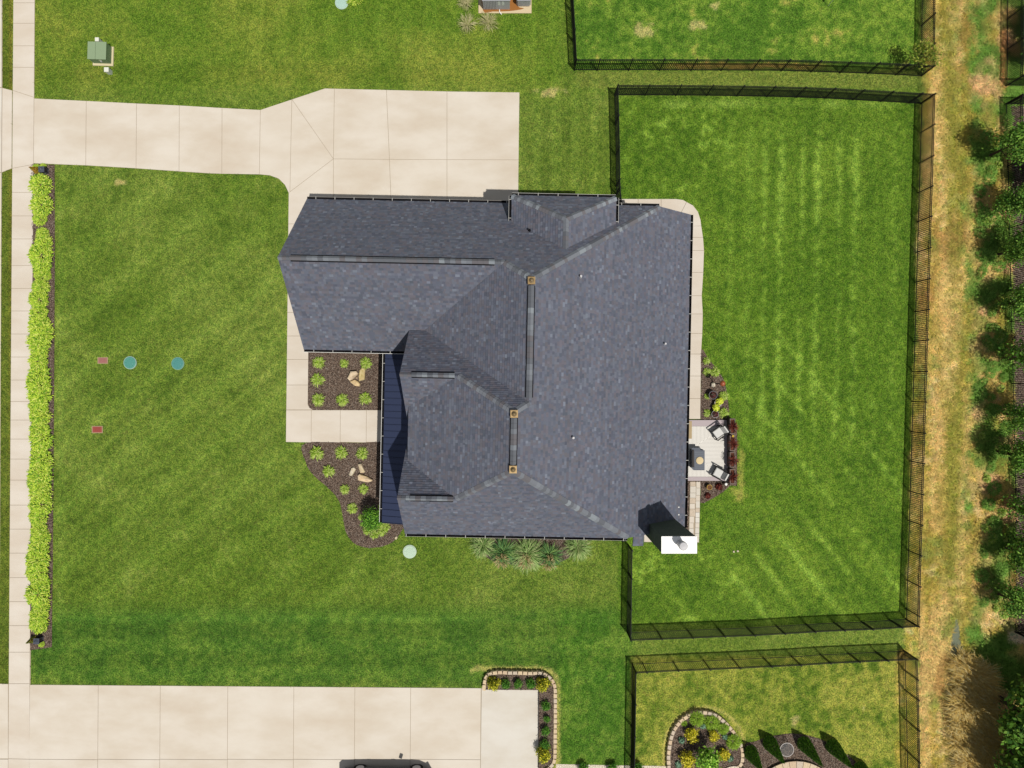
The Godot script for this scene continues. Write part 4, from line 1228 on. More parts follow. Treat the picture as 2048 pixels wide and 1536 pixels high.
func weeds(i: int) -> ArrayMesh:
	if not M.has("weed%d" % i):
		M["weed%d" % i] = carpet_mesh(800 + i, 260, 0.5, 0.5, 0.25, 0.03, [lin(134, 184, 78), lin(108, 160, 62), lin(160, 202, 100)])
	return M["weed%d" % i]

func build_grass() -> void:
	# short turf blades over the lawns and taller dry ones over the rough strip: nobody could count them
	for pass_ in 2:
		var mb := MB.new()
		var r := RandomNumberGenerator.new()
		r.seed = 900 + pass_
		for i in (5 if pass_ == 0 else 9):
			var a := r.randf() * TAU
			var ln := r.randf_range(0.035, 0.065) if pass_ == 0 else r.randf_range(0.1, 0.22)
			var d := Vector3(cos(a), 0, sin(a))
			var s := Vector3(-d.z, 0, d.x) * (0.009 if pass_ == 0 else 0.012)
			var base := Vector3(r.randf_range(-0.03, 0.03), 0, r.randf_range(-0.03, 0.03))
			var tip := base + d * ln + Vector3.UP * ln * (0.75 if pass_ == 0 else 0.45)
			var nn := (Vector3.UP * 1.6 + d * 0.5).normalized()
			mb.tri_n(base - s, base + s, tip, nn, nn, nn)
		var mm := MultiMesh.new()
		mm.transform_format = MultiMesh.TRANSFORM_3D
		mm.use_colors = true
		mm.mesh = mb.mesh()
		var where: Array[Transform3D] = []
		var cols := PackedColorArray()
		var want := 150000 if pass_ == 0 else 26000
		for i in want:
			var px := r.randf_range(-20, 1850) if pass_ == 0 else r.randf_range(1838, 2070)
			var py := r.randf_range(-40, 1576)
			var p := G2(px, py)
			if not open_ground(p):
				continue
			var c := turf_color(p.x, p.y)
			var k := r.randf_range(0.42, 0.92) * (0.85 if pass_ == 0 else 1.0)
			cols.append(Color(c.r * k * r.randf_range(0.9, 1.15), c.g * k, c.b * k))
			var sc := r.randf_range(0.7, 1.4)
			where.append(Transform3D(Basis(Vector3.UP, r.randf() * TAU).scaled(Vector3.ONE * sc), Vector3(p.x, 0, p.y)))
		mm.instance_count = where.size()
		for i in where.size():
			mm.set_instance_transform(i, where[i])
			mm.set_instance_color(i, cols[i])
		var o := MultiMeshInstance3D.new()
		o.multimesh = mm
		o.material_override = M.blade
		o.name = "lawn_grass" if pass_ == 0 else "dry_grass_cover"
		add_child(o)
		kind(o, "stuff")
		tag(o, "short mown green grass of the lawns" if pass_ == 0 else "rough straw-coloured grass of the strip behind the gardens", "grass")

# ---------------------------------------------------------------- stones, walls, small things
func stone(label: String, pts: Array, h: float, col: Color, seed_: int) -> void:
	var r := RandomNumberGenerator.new()
	r.seed = seed_
	var p := poly(pts)
	var c := Vector2.ZERO
	for q in p:
		c += q / p.size()
	var mb := MB.new()
	var rings := []
	for lv in [[1.0, -0.05], [1.04, h * 0.45], [0.93, h * 0.85], [0.68, h]]:
		var ring := []
		for i in p.size():
			var q: Vector2 = c + (p[i] - c) * lv[0] * r.randf_range(0.95, 1.05)
			ring.append(Vector3(q.x, lv[1] * (1.0 + 0.22 * sin(i * 2.1 + seed_)) + 0.02, q.y))
		rings.append(ring)
	var flip := not Geometry2D.is_polygon_clockwise(p)
	for k in 3:
		for i in p.size():
			var j := (i + 1) % p.size()
			var t := r.randf_range(0.82, 1.12)
			mb.tint = Color(t, t * r.randf_range(0.94, 1.02), t * r.randf_range(0.85, 1.02))
			if flip:
				mb.quad(rings[k][j], rings[k][i], rings[k + 1][i], rings[k + 1][j])
			else:
				mb.quad(rings[k][i], rings[k][j], rings[k + 1][j], rings[k + 1][i])
	var topc := Vector3(c.x, h * 1.08 + 0.02, c.y)
	for i in p.size():
		var j := (i + 1) % p.size()
		var t := r.randf_range(0.85, 1.1)
		mb.tint = Color(t, t * r.randf_range(0.95, 1.02), t * r.randf_range(0.86, 1.02))
		var a: Vector3 = rings[3][i]
		var b: Vector3 = rings[3][j]
		if (a - topc).cross(b - topc).y > 0:
			mb.tri(topc, a, b)
		else:
			mb.tri(topc, b, a)
	var m := mat(col, 0.95)
	m.vertex_color_use_as_albedo = true
	m.uv1_triplanar = true
	m.uv1_world_triplanar = true
	m.uv1_scale = Vector3.ONE * 1.4
	m.albedo_texture = noise_tex(90, 0.02, 256, [[0.0, Color(0.86, 0.79, 0.70)], [0.5, Color(0.96, 0.93, 0.88)], [1.0, Color(1, 1, 1)]])
	tag(put("boulder", mb.mesh(), m), label, "boulder", "boulders in the front beds")
func zoomed(a: Array, ox: float, oy: float, s: float) -> Array:
	var r := []
	for i in range(0, a.size(), 2):
		r.append_array([ox + a[i] / s, oy + a[i + 1] / s])
	return r
func block_wall(label: String, line: Array, courses: int, fill: PackedVector2Array, out_sign: float) -> void:
	var w := thing("block_wall")
	tag(w, label, "wall", "low block walls")
	var ch := 0.15
	# walk along the line, one block each 0.28 m, courses staggered
	var pts := poly(line)
	for c in courses:
		var left := 0.14 if c % 2 else 0.0
		for i in pts.size() - 1:
			var a := pts[i]
			var b := pts[i + 1]
			var d := (b - a).normalized()
			var l := a.distance_to(b)
			var s := left
			while s < l:
				var p := a + d * s
				var nn := Vector2(-d.y, d.x)
				var mb := MB.new()
				var hw := 0.131
				var hd := 0.088 + rng.randf() * 0.012
				var tp := 0.022
				var q := PackedVector2Array([p - d * hw + nn * hd * out_sign, p + d * hw + nn * hd * out_sign, p + d * (hw - tp) - nn * hd * out_sign, p - d * (hw - tp) - nn * hd * out_sign])
				var off := nn * out_sign * (0.015 if c < courses - 1 else 0.0)
				for t in 4:
					q[t] += off
				mb.prism(q, c * ch + 0.002, (c + 1) * ch - 0.004 + rng.randf() * 0.004, 0.012)
				put("block", mb.mesh(), M.block[rng.randi() % 4], w)
				s += 0.282
			left = s - l
	var fm := MB.new()
	fm.prism(fill, -0.04, courses * ch - 0.07)
	kind(put("mulch_fill", fm.mesh(), M.mulch), "structure")
	close(fill)
	chip_areas.append([fill, courses * ch - 0.07])
func smooth_line(a: Array, steps := 6) -> Array:
	var r := []
	var k := a.size() / 2
	for i in k - 1:
		var p := []
		for o in [-1, 0, 1, 2]:
			var t := clampi(i + o, 0, k - 1)
			p.append(Vector2(a[t * 2], a[t * 2 + 1]))
		for s in steps:
			var q: Vector2 = p[1].cubic_interpolate(p[2], p[0], p[3], float(s) / steps)
			r.append_array([q.x, q.y])
	r.append_array([a[-2], a[-1]])
	return r
func lid(called: String, label: String, group: String, px: float, py: float, rad: float, h: float, col: Color, rim: Color) -> void:
	var o := thing(called, G(px, py))
	tag(o, label, "lid", group)
	var mb := MB.new()
	mb.lathe(Vector3.ZERO, [[rad + 0.02, -0.05], [rad + 0.02, h - 0.02], [rad - 0.015, h - 0.015], [rad - 0.015, 0.0]], 32)
	put("riser", mb.mesh(), mat(rim, 0.6), o)
	mb = MB.new()
	mb.lathe(Vector3.ZERO, [[rad - 0.02, h - 0.02], [rad - 0.02, h], [rad - 0.05, h + 0.008], [rad * 0.55, h + 0.006], [rad * 0.5, h + 0.014], [0.0, h + 0.016]], 32)
	for k in 8:
		var a := TAU * k / 8
		mb.bar(Vector3(cos(a) * rad * 0.15, h + 0.018, sin(a) * rad * 0.15), Vector3(cos(a) * rad * 0.88, h + 0.012, sin(a) * rad * 0.88), 0.012, 0.008)
	put("cover", mb.mesh(), mat(col, 0.55, 0.4), o)
func build_small() -> void:
	# boulders
	stone("upright tan boulder with a rusty flank in the square front bed", zoomed([1115, 570, 1235, 560, 1265, 620, 1190, 700, 1150, 740, 1090, 775, 1045, 720], 600, 690, 10.78), 0.32, lin(244, 230, 212), 1)
	stone("long flat sandy slab of stone in the square front bed", zoomed([1340, 500, 1415, 495, 1410, 640, 1400, 740, 1280, 775, 1275, 680, 1295, 535], 600, 690, 10.78), 0.16, lin(232, 218, 174), 2)
	stone("small orange-tan boulder below the two larger ones in the square front bed", zoomed([1090, 790, 1190, 745, 1260, 780, 1305, 840, 1285, 895, 1200, 880], 600, 690, 10.78), 0.2, lin(246, 226, 188), 3)
	stone("fist-sized grey stone wedged between the boulders of the square front bed", zoomed([1205, 690, 1250, 690, 1255, 735, 1215, 740], 600, 690, 10.78), 0.1, lin(190, 172, 158), 4)
	stone("slim white boulder tilted in the curved front bed", zoomed([605, 485, 640, 400, 670, 395, 690, 420, 650, 490, 625, 500], 600, 870, 6.143), 0.16, lin(238, 232, 220), 5)
	stone("slim cream boulder pointing at the porch in the curved front bed", zoomed([720, 355, 765, 345, 805, 445, 790, 462, 750, 460], 600, 870, 6.143), 0.22, lin(232, 220, 200), 6)
	stone("longest orange and white boulder in the curved front bed", zoomed([715, 495, 740, 475, 830, 505, 902, 545, 880, 568, 830, 578, 720, 550], 600, 870, 6.143), 0.24, lin(248, 230, 206), 7)
	stone("round white stone at the lawn edge of the curved front bed", zoomed([1165, 1255, 1185, 1240, 1200, 1258, 1190, 1280, 1168, 1278], 600, 870, 6.143), 0.08, lin(238, 230, 214), 8)
	for q in [[1467, 1103], [1475, 1102]]:
		stone("tiny white stone lying in the back lawn beyond the chimney", [q[0] - 2, q[1] - 1.5, q[0] + 1.5, q[1] - 2, q[0] + 2.2, q[1] + 1.5, q[0] - 1.5, q[1] + 2], 0.05, lin(240, 236, 226), int(q[0]))
	# lids
	lid("tank_lid", "teal round tank lid with a white collar showing", "teal tank lids", 261, 725.5, 0.345, 0.08, lin(88, 158, 148), lin(168, 200, 190))
	lid("tank_lid", "teal round tank lid farther from the pavement, flush with the turf", "teal tank lids", 356, 727, 0.34, 0.05, lin(84, 152, 148), lin(130, 176, 164))
	lid("tank_lid", "pale mint round tank lid on the lawn below the porch corner", "pale tank lids", 819.5, 1103, 0.36, 0.06, lin(196, 222, 202), lin(210, 230, 214))
	lid("tank_lid", "pale mint round tank lid on the lawn north of the drive", "pale tank lids", 683.5, 6, 0.35, 0.06, lin(184, 216, 206), lin(200, 226, 214))
	for q in [[206, 721, 0.58, 0.36, "faded pink square valve box lid near the teal tank lids", lin(170, 116, 112)], [195, 859, 0.62, 0.4, "red square valve box lid standing alone on the lawn", lin(164, 82, 76)]]:
		var o := thing("valve_box", G(q[0], q[1]))
		tag(o, q[4], "lid", "red valve boxes")
		var mb := MB.new()
		mb.boxa(Vector3(-q[2] / 2, -0.05, -q[3] / 2), Vector3(q[2] / 2, 0.03, q[3] / 2))
		put("rim", mb.mesh(), mat(lin(182, 158, 130), 0.9), o)
		mb = MB.new()
		mb.prism(PackedVector2Array([Vector2(-q[2] / 2 + 0.05, -q[3] / 2 + 0.04), Vector2(q[2] / 2 - 0.05, -q[3] / 2 + 0.04), Vector2(q[2] / 2 - 0.05, q[3] / 2 - 0.04), Vector2(-q[2] / 2 + 0.05, q[3] / 2 - 0.04)]), 0.02, 0.042, 0.008)
		mb.boxa(Vector3(-0.13, 0.04, -0.06), Vector3(0.13, 0.052, -0.035))
		mb.boxa(Vector3(-0.13, 0.04, 0.035), Vector3(0.13, 0.052, 0.06))
		mb.boxa(Vector3(0.105, 0.04, -0.035), Vector3(0.13, 0.052, 0.035))
		mb.boxa(Vector3(-0.13, 0.04, -0.035), Vector3(-0.105, 0.052, 0.035))
		put("cover", mb.mesh(), mat(q[5], 0.8), o)
	# transformer and pedestals
	var tr := thing("utility_transformer", G(206, 111), -0.03)
	tag(tr, "green metal utility cabinet on a cream pad in the lawn north of the drive", "utility box")
	var m1 := MB.new()
	m1.boxa(Vector3(-0.52, -0.05, -0.48), Vector3(0.62, 0.07, 0.60))
	put("pad", m1.mesh(), mat(lin(226, 214, 178), 0.9), tr)
	m1 = MB.new()
	m1.boxa(Vector3(-0.46, 0.07, -0.44), Vector3(0.52, 0.60, 0.48))
	put("cabinet", m1.mesh(), mat(lin(120, 146, 112), 0.55, 0.4), tr)
	m1 = MB.new()
	m1.boxa(Vector3(-0.49, 0.60, -0.47), Vector3(-0.062, 0.64, 0.50))
	m1.boxa(Vector3(-0.048, 0.60, -0.47), Vector3(0.54, 0.64, 0.50))
	put("hood", m1.mesh(), mat(lin(150, 172, 138), 0.5, 0.4), tr)
	m1 = MB.new()
	m1.boxa(Vector3(0.06, 0.42, 0.48), Vector3(0.2, 0.5, 0.487))
	put("sticker", m1.mesh(), mat(lin(214, 220, 190), 0.6), tr)
	m1 = MB.new()
	m1.boxa(Vector3(0.1, 0.3, 0.48), Vector3(0.16, 0.4, 0.52))
	put("handle", m1.mesh(), M.galv, tr)
	for q in [[221, 145.5, 0.42, "white telephone pedestal below the green utility cabinet", 0.11], [205, 88, 0.55, "pale telephone pedestal behind the green utility cabinet", 0.09]]:
		var pd := thing("pedestal", G(q[0], q[1]))
		tag(pd, q[3], "utility box", "pedestals by the cabinet")
		var mb := MB.new()
		mb.boxa(Vector3(-q[4], -0.05, -q[4]), Vector3(q[4], q[2] - 0.06, q[4]))
		put("post", mb.mesh(), mat(lin(206, 214, 204), 0.6), pd)
		mb = MB.new()
		mb.boxa(Vector3(-q[4] - 0.015, q[2] - 0.06, -q[4] - 0.015), Vector3(q[4] + 0.015, q[2], q[4] + 0.015))
		put("cap", mb.mesh(), mat(lin(240, 242, 232), 0.5), pd)
	# lanterns at the hedge ends
	for q in [[93, 343, "dark square garden lantern at the driveway end of the hedge strip"], [83, 1277, "dark square garden lantern at the far end of the hedge strip"]]:
		var ln := thing("garden_lantern", G(q[0], q[1]))
		tag(ln, q[2], "lantern", "lanterns of the hedge strip")
		var mb := MB.new()
		for sx in [-1, 1]:
			for sz in [-1, 1]:
				mb.boxa(Vector3(sx * 0.12 - 0.02, 0, sz * 0.12 - 0.02), Vector3(sx * 0.12 + 0.02, 0.42, sz * 0.12 + 0.02))
		mb.boxa(Vector3(-0.15, -0.02, -0.15), Vector3(0.15, 0.05, 0.15))
		put("frame", mb.mesh(), mat(Color(0.05, 0.05, 0.06), 0.5), ln)
		mb = MB.new()
		mb.boxa(Vector3(-0.1, 0.05, -0.1), Vector3(0.1, 0.42, 0.1))
		put("pane", mb.mesh(), M.glass, ln)
		mb = MB.new()
		mb.boxa(Vector3(-0.16, 0.42, -0.16), Vector3(0.16, 0.45, 0.16))
		mb.lathe(Vector3.ZERO, [[0.14, 0.45], [0.03, 0.53], [0.0, 0.54]], 4)
		put("cap", mb.mesh(), mat(Color(0.05, 0.06, 0.085), 0.35, 0.6), ln)
	# block edging beside the drive
	var line := smooth_line([968, 1375, 969, 1364, 972, 1352, 979, 1345, 990, 1342, 1004, 1341, 1020, 1342, 1040, 1342, 1060, 1343, 1078, 1342.5, 1088, 1345, 1099, 1352, 1106, 1361, 1109.5, 1373, 1110, 1395, 1110, 1440, 1109.5, 1490, 1109, 1510, 1106, 1522, 1098, 1532, 1090, 1545], 3)
	block_wall("low tan block wall edging the shrub strip beside the concrete pad", line, 2, poly([970, 1376, 970, 1365, 973, 1354, 981, 1347, 1004, 1343.5, 1078, 1344.5, 1097, 1354, 1104, 1363, 1108, 1376, 1108.5, 1440, 1108, 1510, 1104, 1522, 1077, 1536, 1077.5, 1376.8]), 1.0)
	line = smooth_line([1336, 1535, 1335, 1510, 1337, 1488, 1342, 1466, 1352, 1447, 1366, 1433, 1383, 1424, 1400, 1421, 1418, 1423, 1434, 1430, 1448, 1442, 1461, 1456, 1472, 1472, 1480, 1490, 1482, 1508, 1480, 1522, 1472, 1530, 1462, 1534], 3)
	block_wall("low tan block wall curved round the teardrop flower bed", line, 2, poly([1337, 1536, 1337, 1510, 1339, 1488, 1344, 1467, 1354, 1449, 1367, 1435, 1384, 1426, 1400, 1423, 1417, 1425, 1432, 1432, 1446, 1443, 1459, 1457, 1470, 1473, 1478, 1490, 1480, 1508, 1478, 1520, 1462, 1532, 1400, 1560]), 1.0)
	build_patio()
	build_ac()
	build_suv()
	# round stone patio of the south garden, mostly below the frame
	var pp := PackedVector2Array()
	var qq := PackedVector2Array()
	for i in 40:
		var a := TAU * i / 40
		var c := G2(1590, 1612)
		pp.append(c + Vector2(cos(a), sin(a)) * 2.55)
		qq.append(c + Vector2(cos(a), sin(a)) * 2.3)
	var pw := MB.new()
	pw.prism(pp, -0.05, 0.14)
	var rp := put("round_patio", pw.mesh(), M.earth)
	kind(rp, "structure")
	for i in 40:
		var a0 := TAU * i / 40 + 0.004
		var a1 := TAU * (i + 1) / 40 - 0.004
		var c := G2(1590, 1612)
		var mb := MB.new()
		mb.prism(PackedVector2Array([c + Vector2(cos(a0), sin(a0)) * 2.62, c + Vector2(cos(a1), sin(a1)) * 2.62, c + Vector2(cos(a1), sin(a1)) * 2.15, c + Vector2(cos(a0), sin(a0)) * 2.15]), 0.14, 0.2, 0.008)
		put("capstone", mb.mesh(), M.block[i % 4], rp)
	var mb2 := MB.new()
	mb2.prism(qq, 0.1, 0.15)
	put("floor", mb2.mesh(), M.concrete2, rp)
	# glass table beside the evergreens
	var tb := thing("glass_table", G(1566, 1489))
	tag(tb, "round glass-topped table with a pale rim among the columnar evergreens", "table")
	var t1 := MB.new()
	t1.lathe(Vector3.ZERO, [[0.36, 0.55], [0.39, 0.55], [0.39, 0.58], [0.36, 0.58], [0.36, 0.55]], 36)
	put("rim", t1.mesh(), mat(lin(196, 190, 190), 0.5), tb)
	t1 = MB.new()
	t1.lathe(Vector3.ZERO, [[0.36, 0.565], [0.0, 0.565]], 36)
	var gl := mat(Color(0.1, 0.11, 0.12), 0.1, 0.5)
	gl.albedo_color.a = 0.35
	gl.transparency = BaseMaterial3D.TRANSPARENCY_ALPHA
	put("glass_top", t1.mesh(), gl, tb)
	for i in 4:
		var a := TAU * i / 4 + 0.4
		t1 = MB.new()
		t1.tube(Vector3(cos(a) * 0.3, 0, sin(a) * 0.3), Vector3(cos(a) * 0.1, 0.3, sin(a) * 0.1), 0.014, 0.014, 7)
		t1.tube(Vector3(cos(a) * 0.1, 0.3, sin(a) * 0.1), Vector3(cos(a) * 0.34, 0.55, sin(a) * 0.34), 0.014, 0.014, 7)
		put("leg", t1.mesh(), mat(lin(206, 188, 170), 0.6), tb)
	# irrigation stake in the north garden
	var sk := thing("garden_stake", G(1656, 12))
	tag(sk, "thin garden stake with a white top in the lawn of the picket-fenced garden", "stake")
	var sm := MB.new()
	sm.tube(Vector3(0, -0.1, 0), Vector3(0, 1.0, 0), 0.012, 0.012, 6)
	put("rod", sm.mesh(), M.galv, sk)
	sm = MB.new()
	sm.lathe(Vector3(0, 1.0, 0), [[0.0, -0.06], [0.06, -0.03], [0.07, 0.02], [0.03, 0.07], [0.0, 0.08]], 12)
	put("top", sm.mesh(), M.white, sk)
func build_patio() -> void:
	# deck
	var dk := thing("deck", G(1412, 900))
	tag(dk, "low pale composite deck with mauve border boards behind the house", "deck")
	var o := G(1412, 900)
	var lo := G(1352, 840) - o
	var hi := G(1455, 961) - o
	var mb := MB.new()
	mb.boxa(Vector3(lo.x, -0.02, lo.z), Vector3(hi.x, 0.10, hi.z))
	put("frame", mb.mesh(), mat(Color(0.12, 0.1, 0.1), 0.9), dk)
	var mv := mat(lin(196, 184, 190), 0.8)
	for e in [[lo.x, lo.z, hi.x, lo.z + 0.34], [lo.x, hi.z - 0.22, hi.x, hi.z], [hi.x - 0.2, lo.z + 0.345, hi.x, hi.z - 0.225]]:
		mb = MB.new()
		mb.boxa(Vector3(e[0], 0.1, e[1]), Vector3(e[2], 0.128, e[3]))
		put("border_board", mb.mesh(), mv, dk)
	var x0 := lo.x
	var x1 := hi.x - 0.21
	var z0 := lo.z + 0.35
	var z1 := hi.z - 0.23
	var fld := mat(lin(246, 243, 239), 0.85)
	# boards: across near the garden side, along the house elsewhere, mitred
	var w := 0.075
	mb = MB.new()
	var along := MB.new()
	var zc := (z0 + z1) / 2
	var x := x0
	while x < x1:
		var reach := clampf((x1 - x - 0.15) / (x1 - x0 - 0.9), 0, 1)
		var half := (z1 - z0) / 2
		var inner := half * (1.0 - reach) * 1.2 if x > x0 + 0.6 else 0.0
		for s in [-1.0, 1.0]:
			var za: float = zc + s * half
			var zb: float = zc + s * minf(half - 0.02, (half - inner) * 0.0 + half * clampf((x - x0 - 0.6) / (x1 - x0 - 0.6), 0, 1))
			if absf(za - zb) > 0.02:
				along.boxa(Vector3(x, 0.1, minf(za, zb)), Vector3(x + w - 0.009, 0.124, maxf(za, zb)))
		x += w
	var z := z0
	while z < z1:
		var d := absf(z + w / 2 - zc) / ((z1 - z0) / 2)
		mb.boxa(Vector3(x0 + 0.6 + d * (x1 - x0 - 0.6), 0.1, z), Vector3(x1, 0.1235, z + w - 0.009))
		z += w
	kind(put("deck_boards", along.mesh(), fld, dk), "stuff")
	kind(put("deck_boards", mb.mesh(), fld, dk), "stuff")
	var base := 0.13
	# door mat
	mb = MB.new()
	var a := G(1358, 842)
	var b := G(1382.5, 877)
	mb.prism(PackedVector2Array([Vector2(a.x, a.z), Vector2(b.x, a.z), Vector2(b.x, b.z), Vector2(a.x, b.z)]), base, base + 0.015, 0.004)
	tag(put("door_mat", mb.mesh(), mat(lin(190, 170, 136), 1.0)), "tan door mat along the house edge of the deck", "mat")
	# fire table
	var ft := thing("fire_table", G(1390, 915.5) + Vector3.UP * base)
	tag(ft, "slate grey rectangular fire table with a round tan lid on the deck", "table")
	var grey := mat(lin(98, 104, 118), 0.6)
	mb = MB.new()
	mb.boxa(Vector3(-0.30, 0, -0.52), Vector3(0.30, 0.5, 0.52))
	put("body", mb.mesh(), mat(lin(70, 74, 86), 0.7), ft)
	mb = MB.new()
	mb.prism(PackedVector2Array([Vector2(-0.36, -0.62), Vector2(0.10, -0.62), Vector2(0.13, -0.5), Vector2(0.36, -0.48), Vector2(0.36, 0.62), Vector2(-0.25, 0.62), Vector2(-0.36, 0.5)]), 0.5, 0.55, 0.01)
	put("top", mb.mesh(), grey, ft)
	mb = MB.new()
	for zz in 9:
		mb.boxa(Vector3(-0.2, 0.55, -0.42 + zz * 0.11), Vector3(0.32, 0.556, -0.34 + zz * 0.11))
	kind(put("slats", mb.mesh(), mat(lin(112, 118, 130), 0.6), ft), "stuff")
	mb = MB.new()
	mb.boxa(Vector3(-0.34, 0.55, -0.5), Vector3(-0.24, 0.62, 0.45))
	put("rail", mb.mesh(), mat(lin(60, 56, 58), 0.6), ft)
	mb = MB.new()
	mb.lathe(Vector3(0.08, 0.55, 0.08), [[0.2, 0.0], [0.21, 0.03], [0.2, 0.05], [0.1, 0.07], [0.0, 0.075]], 28)
	put("lid", mb.mesh(), mat(lin(232, 212, 170), 0.7), ft)
	# chairs
	for q in [[1431.5, 864, 0.62, "black framed patio chair with pale cushions beside the planter at the back bed end"], [1432, 944, -0.5, "black framed patio chair with pale cushions at the paver path end of the deck"]]:
		var ch := thing("patio_chair", G(q[0], q[1]) + Vector3.UP * base, q[2])
		tag(ch, q[3], "chair", "chairs on the deck")
		var seat := MB.new()        # faces -x, back at +x
		seat.prism(PackedVector2Array([Vector2(-0.26, -0.23), Vector2(0.24, -0.23), Vector2(0.24, 0.23), Vector2(-0.26, 0.23)]), 0.36, 0.46, 0.03)
		put("seat_cushion", seat.mesh(), mat(lin(226, 226, 226), 0.9), ch)
		var bk := MB.new()
		bk.box(Transform3D(Basis(Vector3.BACK, -0.30), Vector3(0.30, 0.66, 0)), Vector3(0.08, 0.44, 0.40))
		put("back_cushion", bk.mesh(), mat(lin(226, 226, 226), 0.9), ch)
		for s in [-1.0, 1.0]:
			var fr := MB.new()
			fr.bar(Vector3(-0.3, 0, s * 0.28), Vector3(-0.3, 0.56, s * 0.28), 0.04, 0.04)
			put("leg", fr.mesh(), M.fence, ch)
			fr = MB.new()
			fr.bar(Vector3(0.26, 0, s * 0.28), Vector3(0.44, 0.88, s * 0.26), 0.04, 0.04)
			put("leg", fr.mesh(), M.fence, ch)
			fr = MB.new()
			fr.bar(Vector3(-0.33, 0.58, s * 0.29), Vector3(0.36, 0.58, s * 0.29), 0.06, 0.03)
			put("armrest", fr.mesh(), M.fence, ch)
		var sf := MB.new()
		sf.boxa(Vector3(-0.3, 0.31, -0.27), Vector3(0.27, 0.35, 0.27))
		sf.bar(Vector3(0.45, 0.88, -0.29), Vector3(0.45, 0.88, 0.29), 0.05, 0.05)
		put("frame", sf.mesh(), M.fence, ch)
		for k in 4:
			var sl := MB.new()
			sl.bar(Vector3(0.33, 0.42, -0.18 + k * 0.12), Vector3(0.46, 0.86, -0.18 + k * 0.12), 0.05, 0.015)
			put("slat", sl.mesh(), M.fence, ch)
	# planter boxes with red grass
	var red := [lin(126, 62, 52), lin(96, 44, 44), lin(150, 80, 64), lin(76, 36, 38)]
	for q in [[837, 868], [871, 902], [904, 935], [938, 968]]:
		var c := G(1465, (q[0] + q[1]) / 2.0, 0.7)
		var hl: float = (q[1] - q[0]) / 2.0 / 36.2 - 0.01
		var pb := thing("planter_box", Vector3(c.x, 0, c.z))
		tag(pb, "tall dark planter box in the row along the garden edge of the deck", "planter", "planter boxes along the deck")
		var wd := mat(Color(0.055, 0.042, 0.04), 0.8)
		for k in 4:
			var bd := MB.new()
			var y0 := k * 0.175
			bd.boxa(Vector3(-0.14, y0, -hl), Vector3(-0.115, y0 + 0.168, hl))
			bd.boxa(Vector3(0.115, y0, -hl), Vector3(0.14, y0 + 0.168, hl))
			bd.boxa(Vector3(-0.115, y0, -hl), Vector3(0.115, y0 + 0.168, -hl + 0.025))
			bd.boxa(Vector3(-0.115, y0, hl - 0.025), Vector3(0.115, y0 + 0.168, hl))
			put("board_course", bd.mesh(), wd, pb)
		var rm := MB.new()
		rm.boxa(Vector3(-0.15, 0.69, -hl - 0.005), Vector3(-0.105, 0.715, hl + 0.005))
		rm.boxa(Vector3(0.105, 0.69, -hl - 0.005), Vector3(0.15, 0.715, hl + 0.005))
		rm.boxa(Vector3(-0.105, 0.69, -hl - 0.005), Vector3(0.105, 0.715, -hl + 0.04))
		rm.boxa(Vector3(-0.105, 0.69, hl - 0.04), Vector3(0.105, 0.715, hl + 0.005))
		put("rim", rm.mesh(), mat(lin(128, 112, 106), 0.7), pb)
		var so := MB.new()
		so.boxa(Vector3(-0.11, 0.2, -hl + 0.03), Vector3(0.11, 0.64, hl - 0.03))
		put("soil", so.mesh(), mat(lin(112, 74, 58), 1.0), pb)
		plant("red_fountain_grass", "dark red fountain grass growing from a planter box on the deck edge", "plant", "red grasses in the planters", "leaves", clump_mesh(860 + int(q[0]), 90, 0.34, 0.42, 0.018, red, 0.4), M.blade, Vector3(c.x + 0.02, 0.64, c.z + 0.03))
	var yp := thing("flower_pot", G(1465, 872, 0.7) * Vector3(1, 0, 1) + Vector3(0.0, 0.715, 0.0))
	tag(yp, "tiny yellow pot standing on the planter rims", "pot")
	mb = MB.new()
	mb.lathe(Vector3.ZERO, [[0.03, 0.0], [0.055, 0.1], [0.06, 0.11], [0.045, 0.11], [0.0, 0.08]], 16)
	put("pot", mb.mesh(), mat(lin(220, 190, 70), 0.6), yp)
	# pots and ornaments in the back bed
	for q in [[1422, 790, 0.24, 0.42, "dark grey pot with purple leaves in the back bed", lin(96, 96, 104), 1], [1427, 828, 0.21, 0.34, "light grey pot with purple leaves beside the deck in the back bed", lin(150, 148, 150), 1], [1433, 806, 0.2, 0.3, "pale round pot under the acid yellow plant in the back bed", lin(206, 204, 196), 0], [1416, 973, 0.15, 0.3, "yellow glazed pot in the mulch corner below the deck", lin(196, 160, 64), 2]]:
		var pt := thing("plant_pot", G(q[0], q[1]) + Vector3.UP * 0.02)
		tag(pt, q[4], "pot", "pots beside the deck")
		mb = MB.new()
		mb.lathe(Vector3.ZERO, [[q[2] * 0.65, 0.0], [q[2] * 0.95, q[3] * 0.8], [q[2], q[3] * 0.82], [q[2], q[3]], [q[2] * 0.86, q[3]], [q[2] * 0.84, q[3] * 0.8], [0.0, q[3] * 0.78]], 22)
		put("pot", mb.mesh(), mat(q[5], 0.6, 0.4), pt)
		mb = MB.new()
		mb.lathe(Vector3.ZERO, [[q[2] * 0.84, q[3] * 0.82], [0.0, q[3] * 0.86]], 16)
		put("soil", mb.mesh(), M.earth, pt)
		if q[6] == 1:
			put("leaves", crown_mesh(880 + int(q[0]), 160, ball(0.17, 0.12, 0.17, q[3] + 0.03, 0.1), 0.055, [lin(110, 62, 66), lin(80, 44, 52), lin(96, 92, 80)]), M.leaf, pt)
	var gs := thing("gazing_ball", G(1429, 767))
	tag(gs, "rust red ball on a tall dark stake in the back bed", "ornament")
	mb = MB.new()
	mb.tube(Vector3(0, -0.1, 0), Vector3(0, 1.42, 0), 0.03, 0.025, 10)
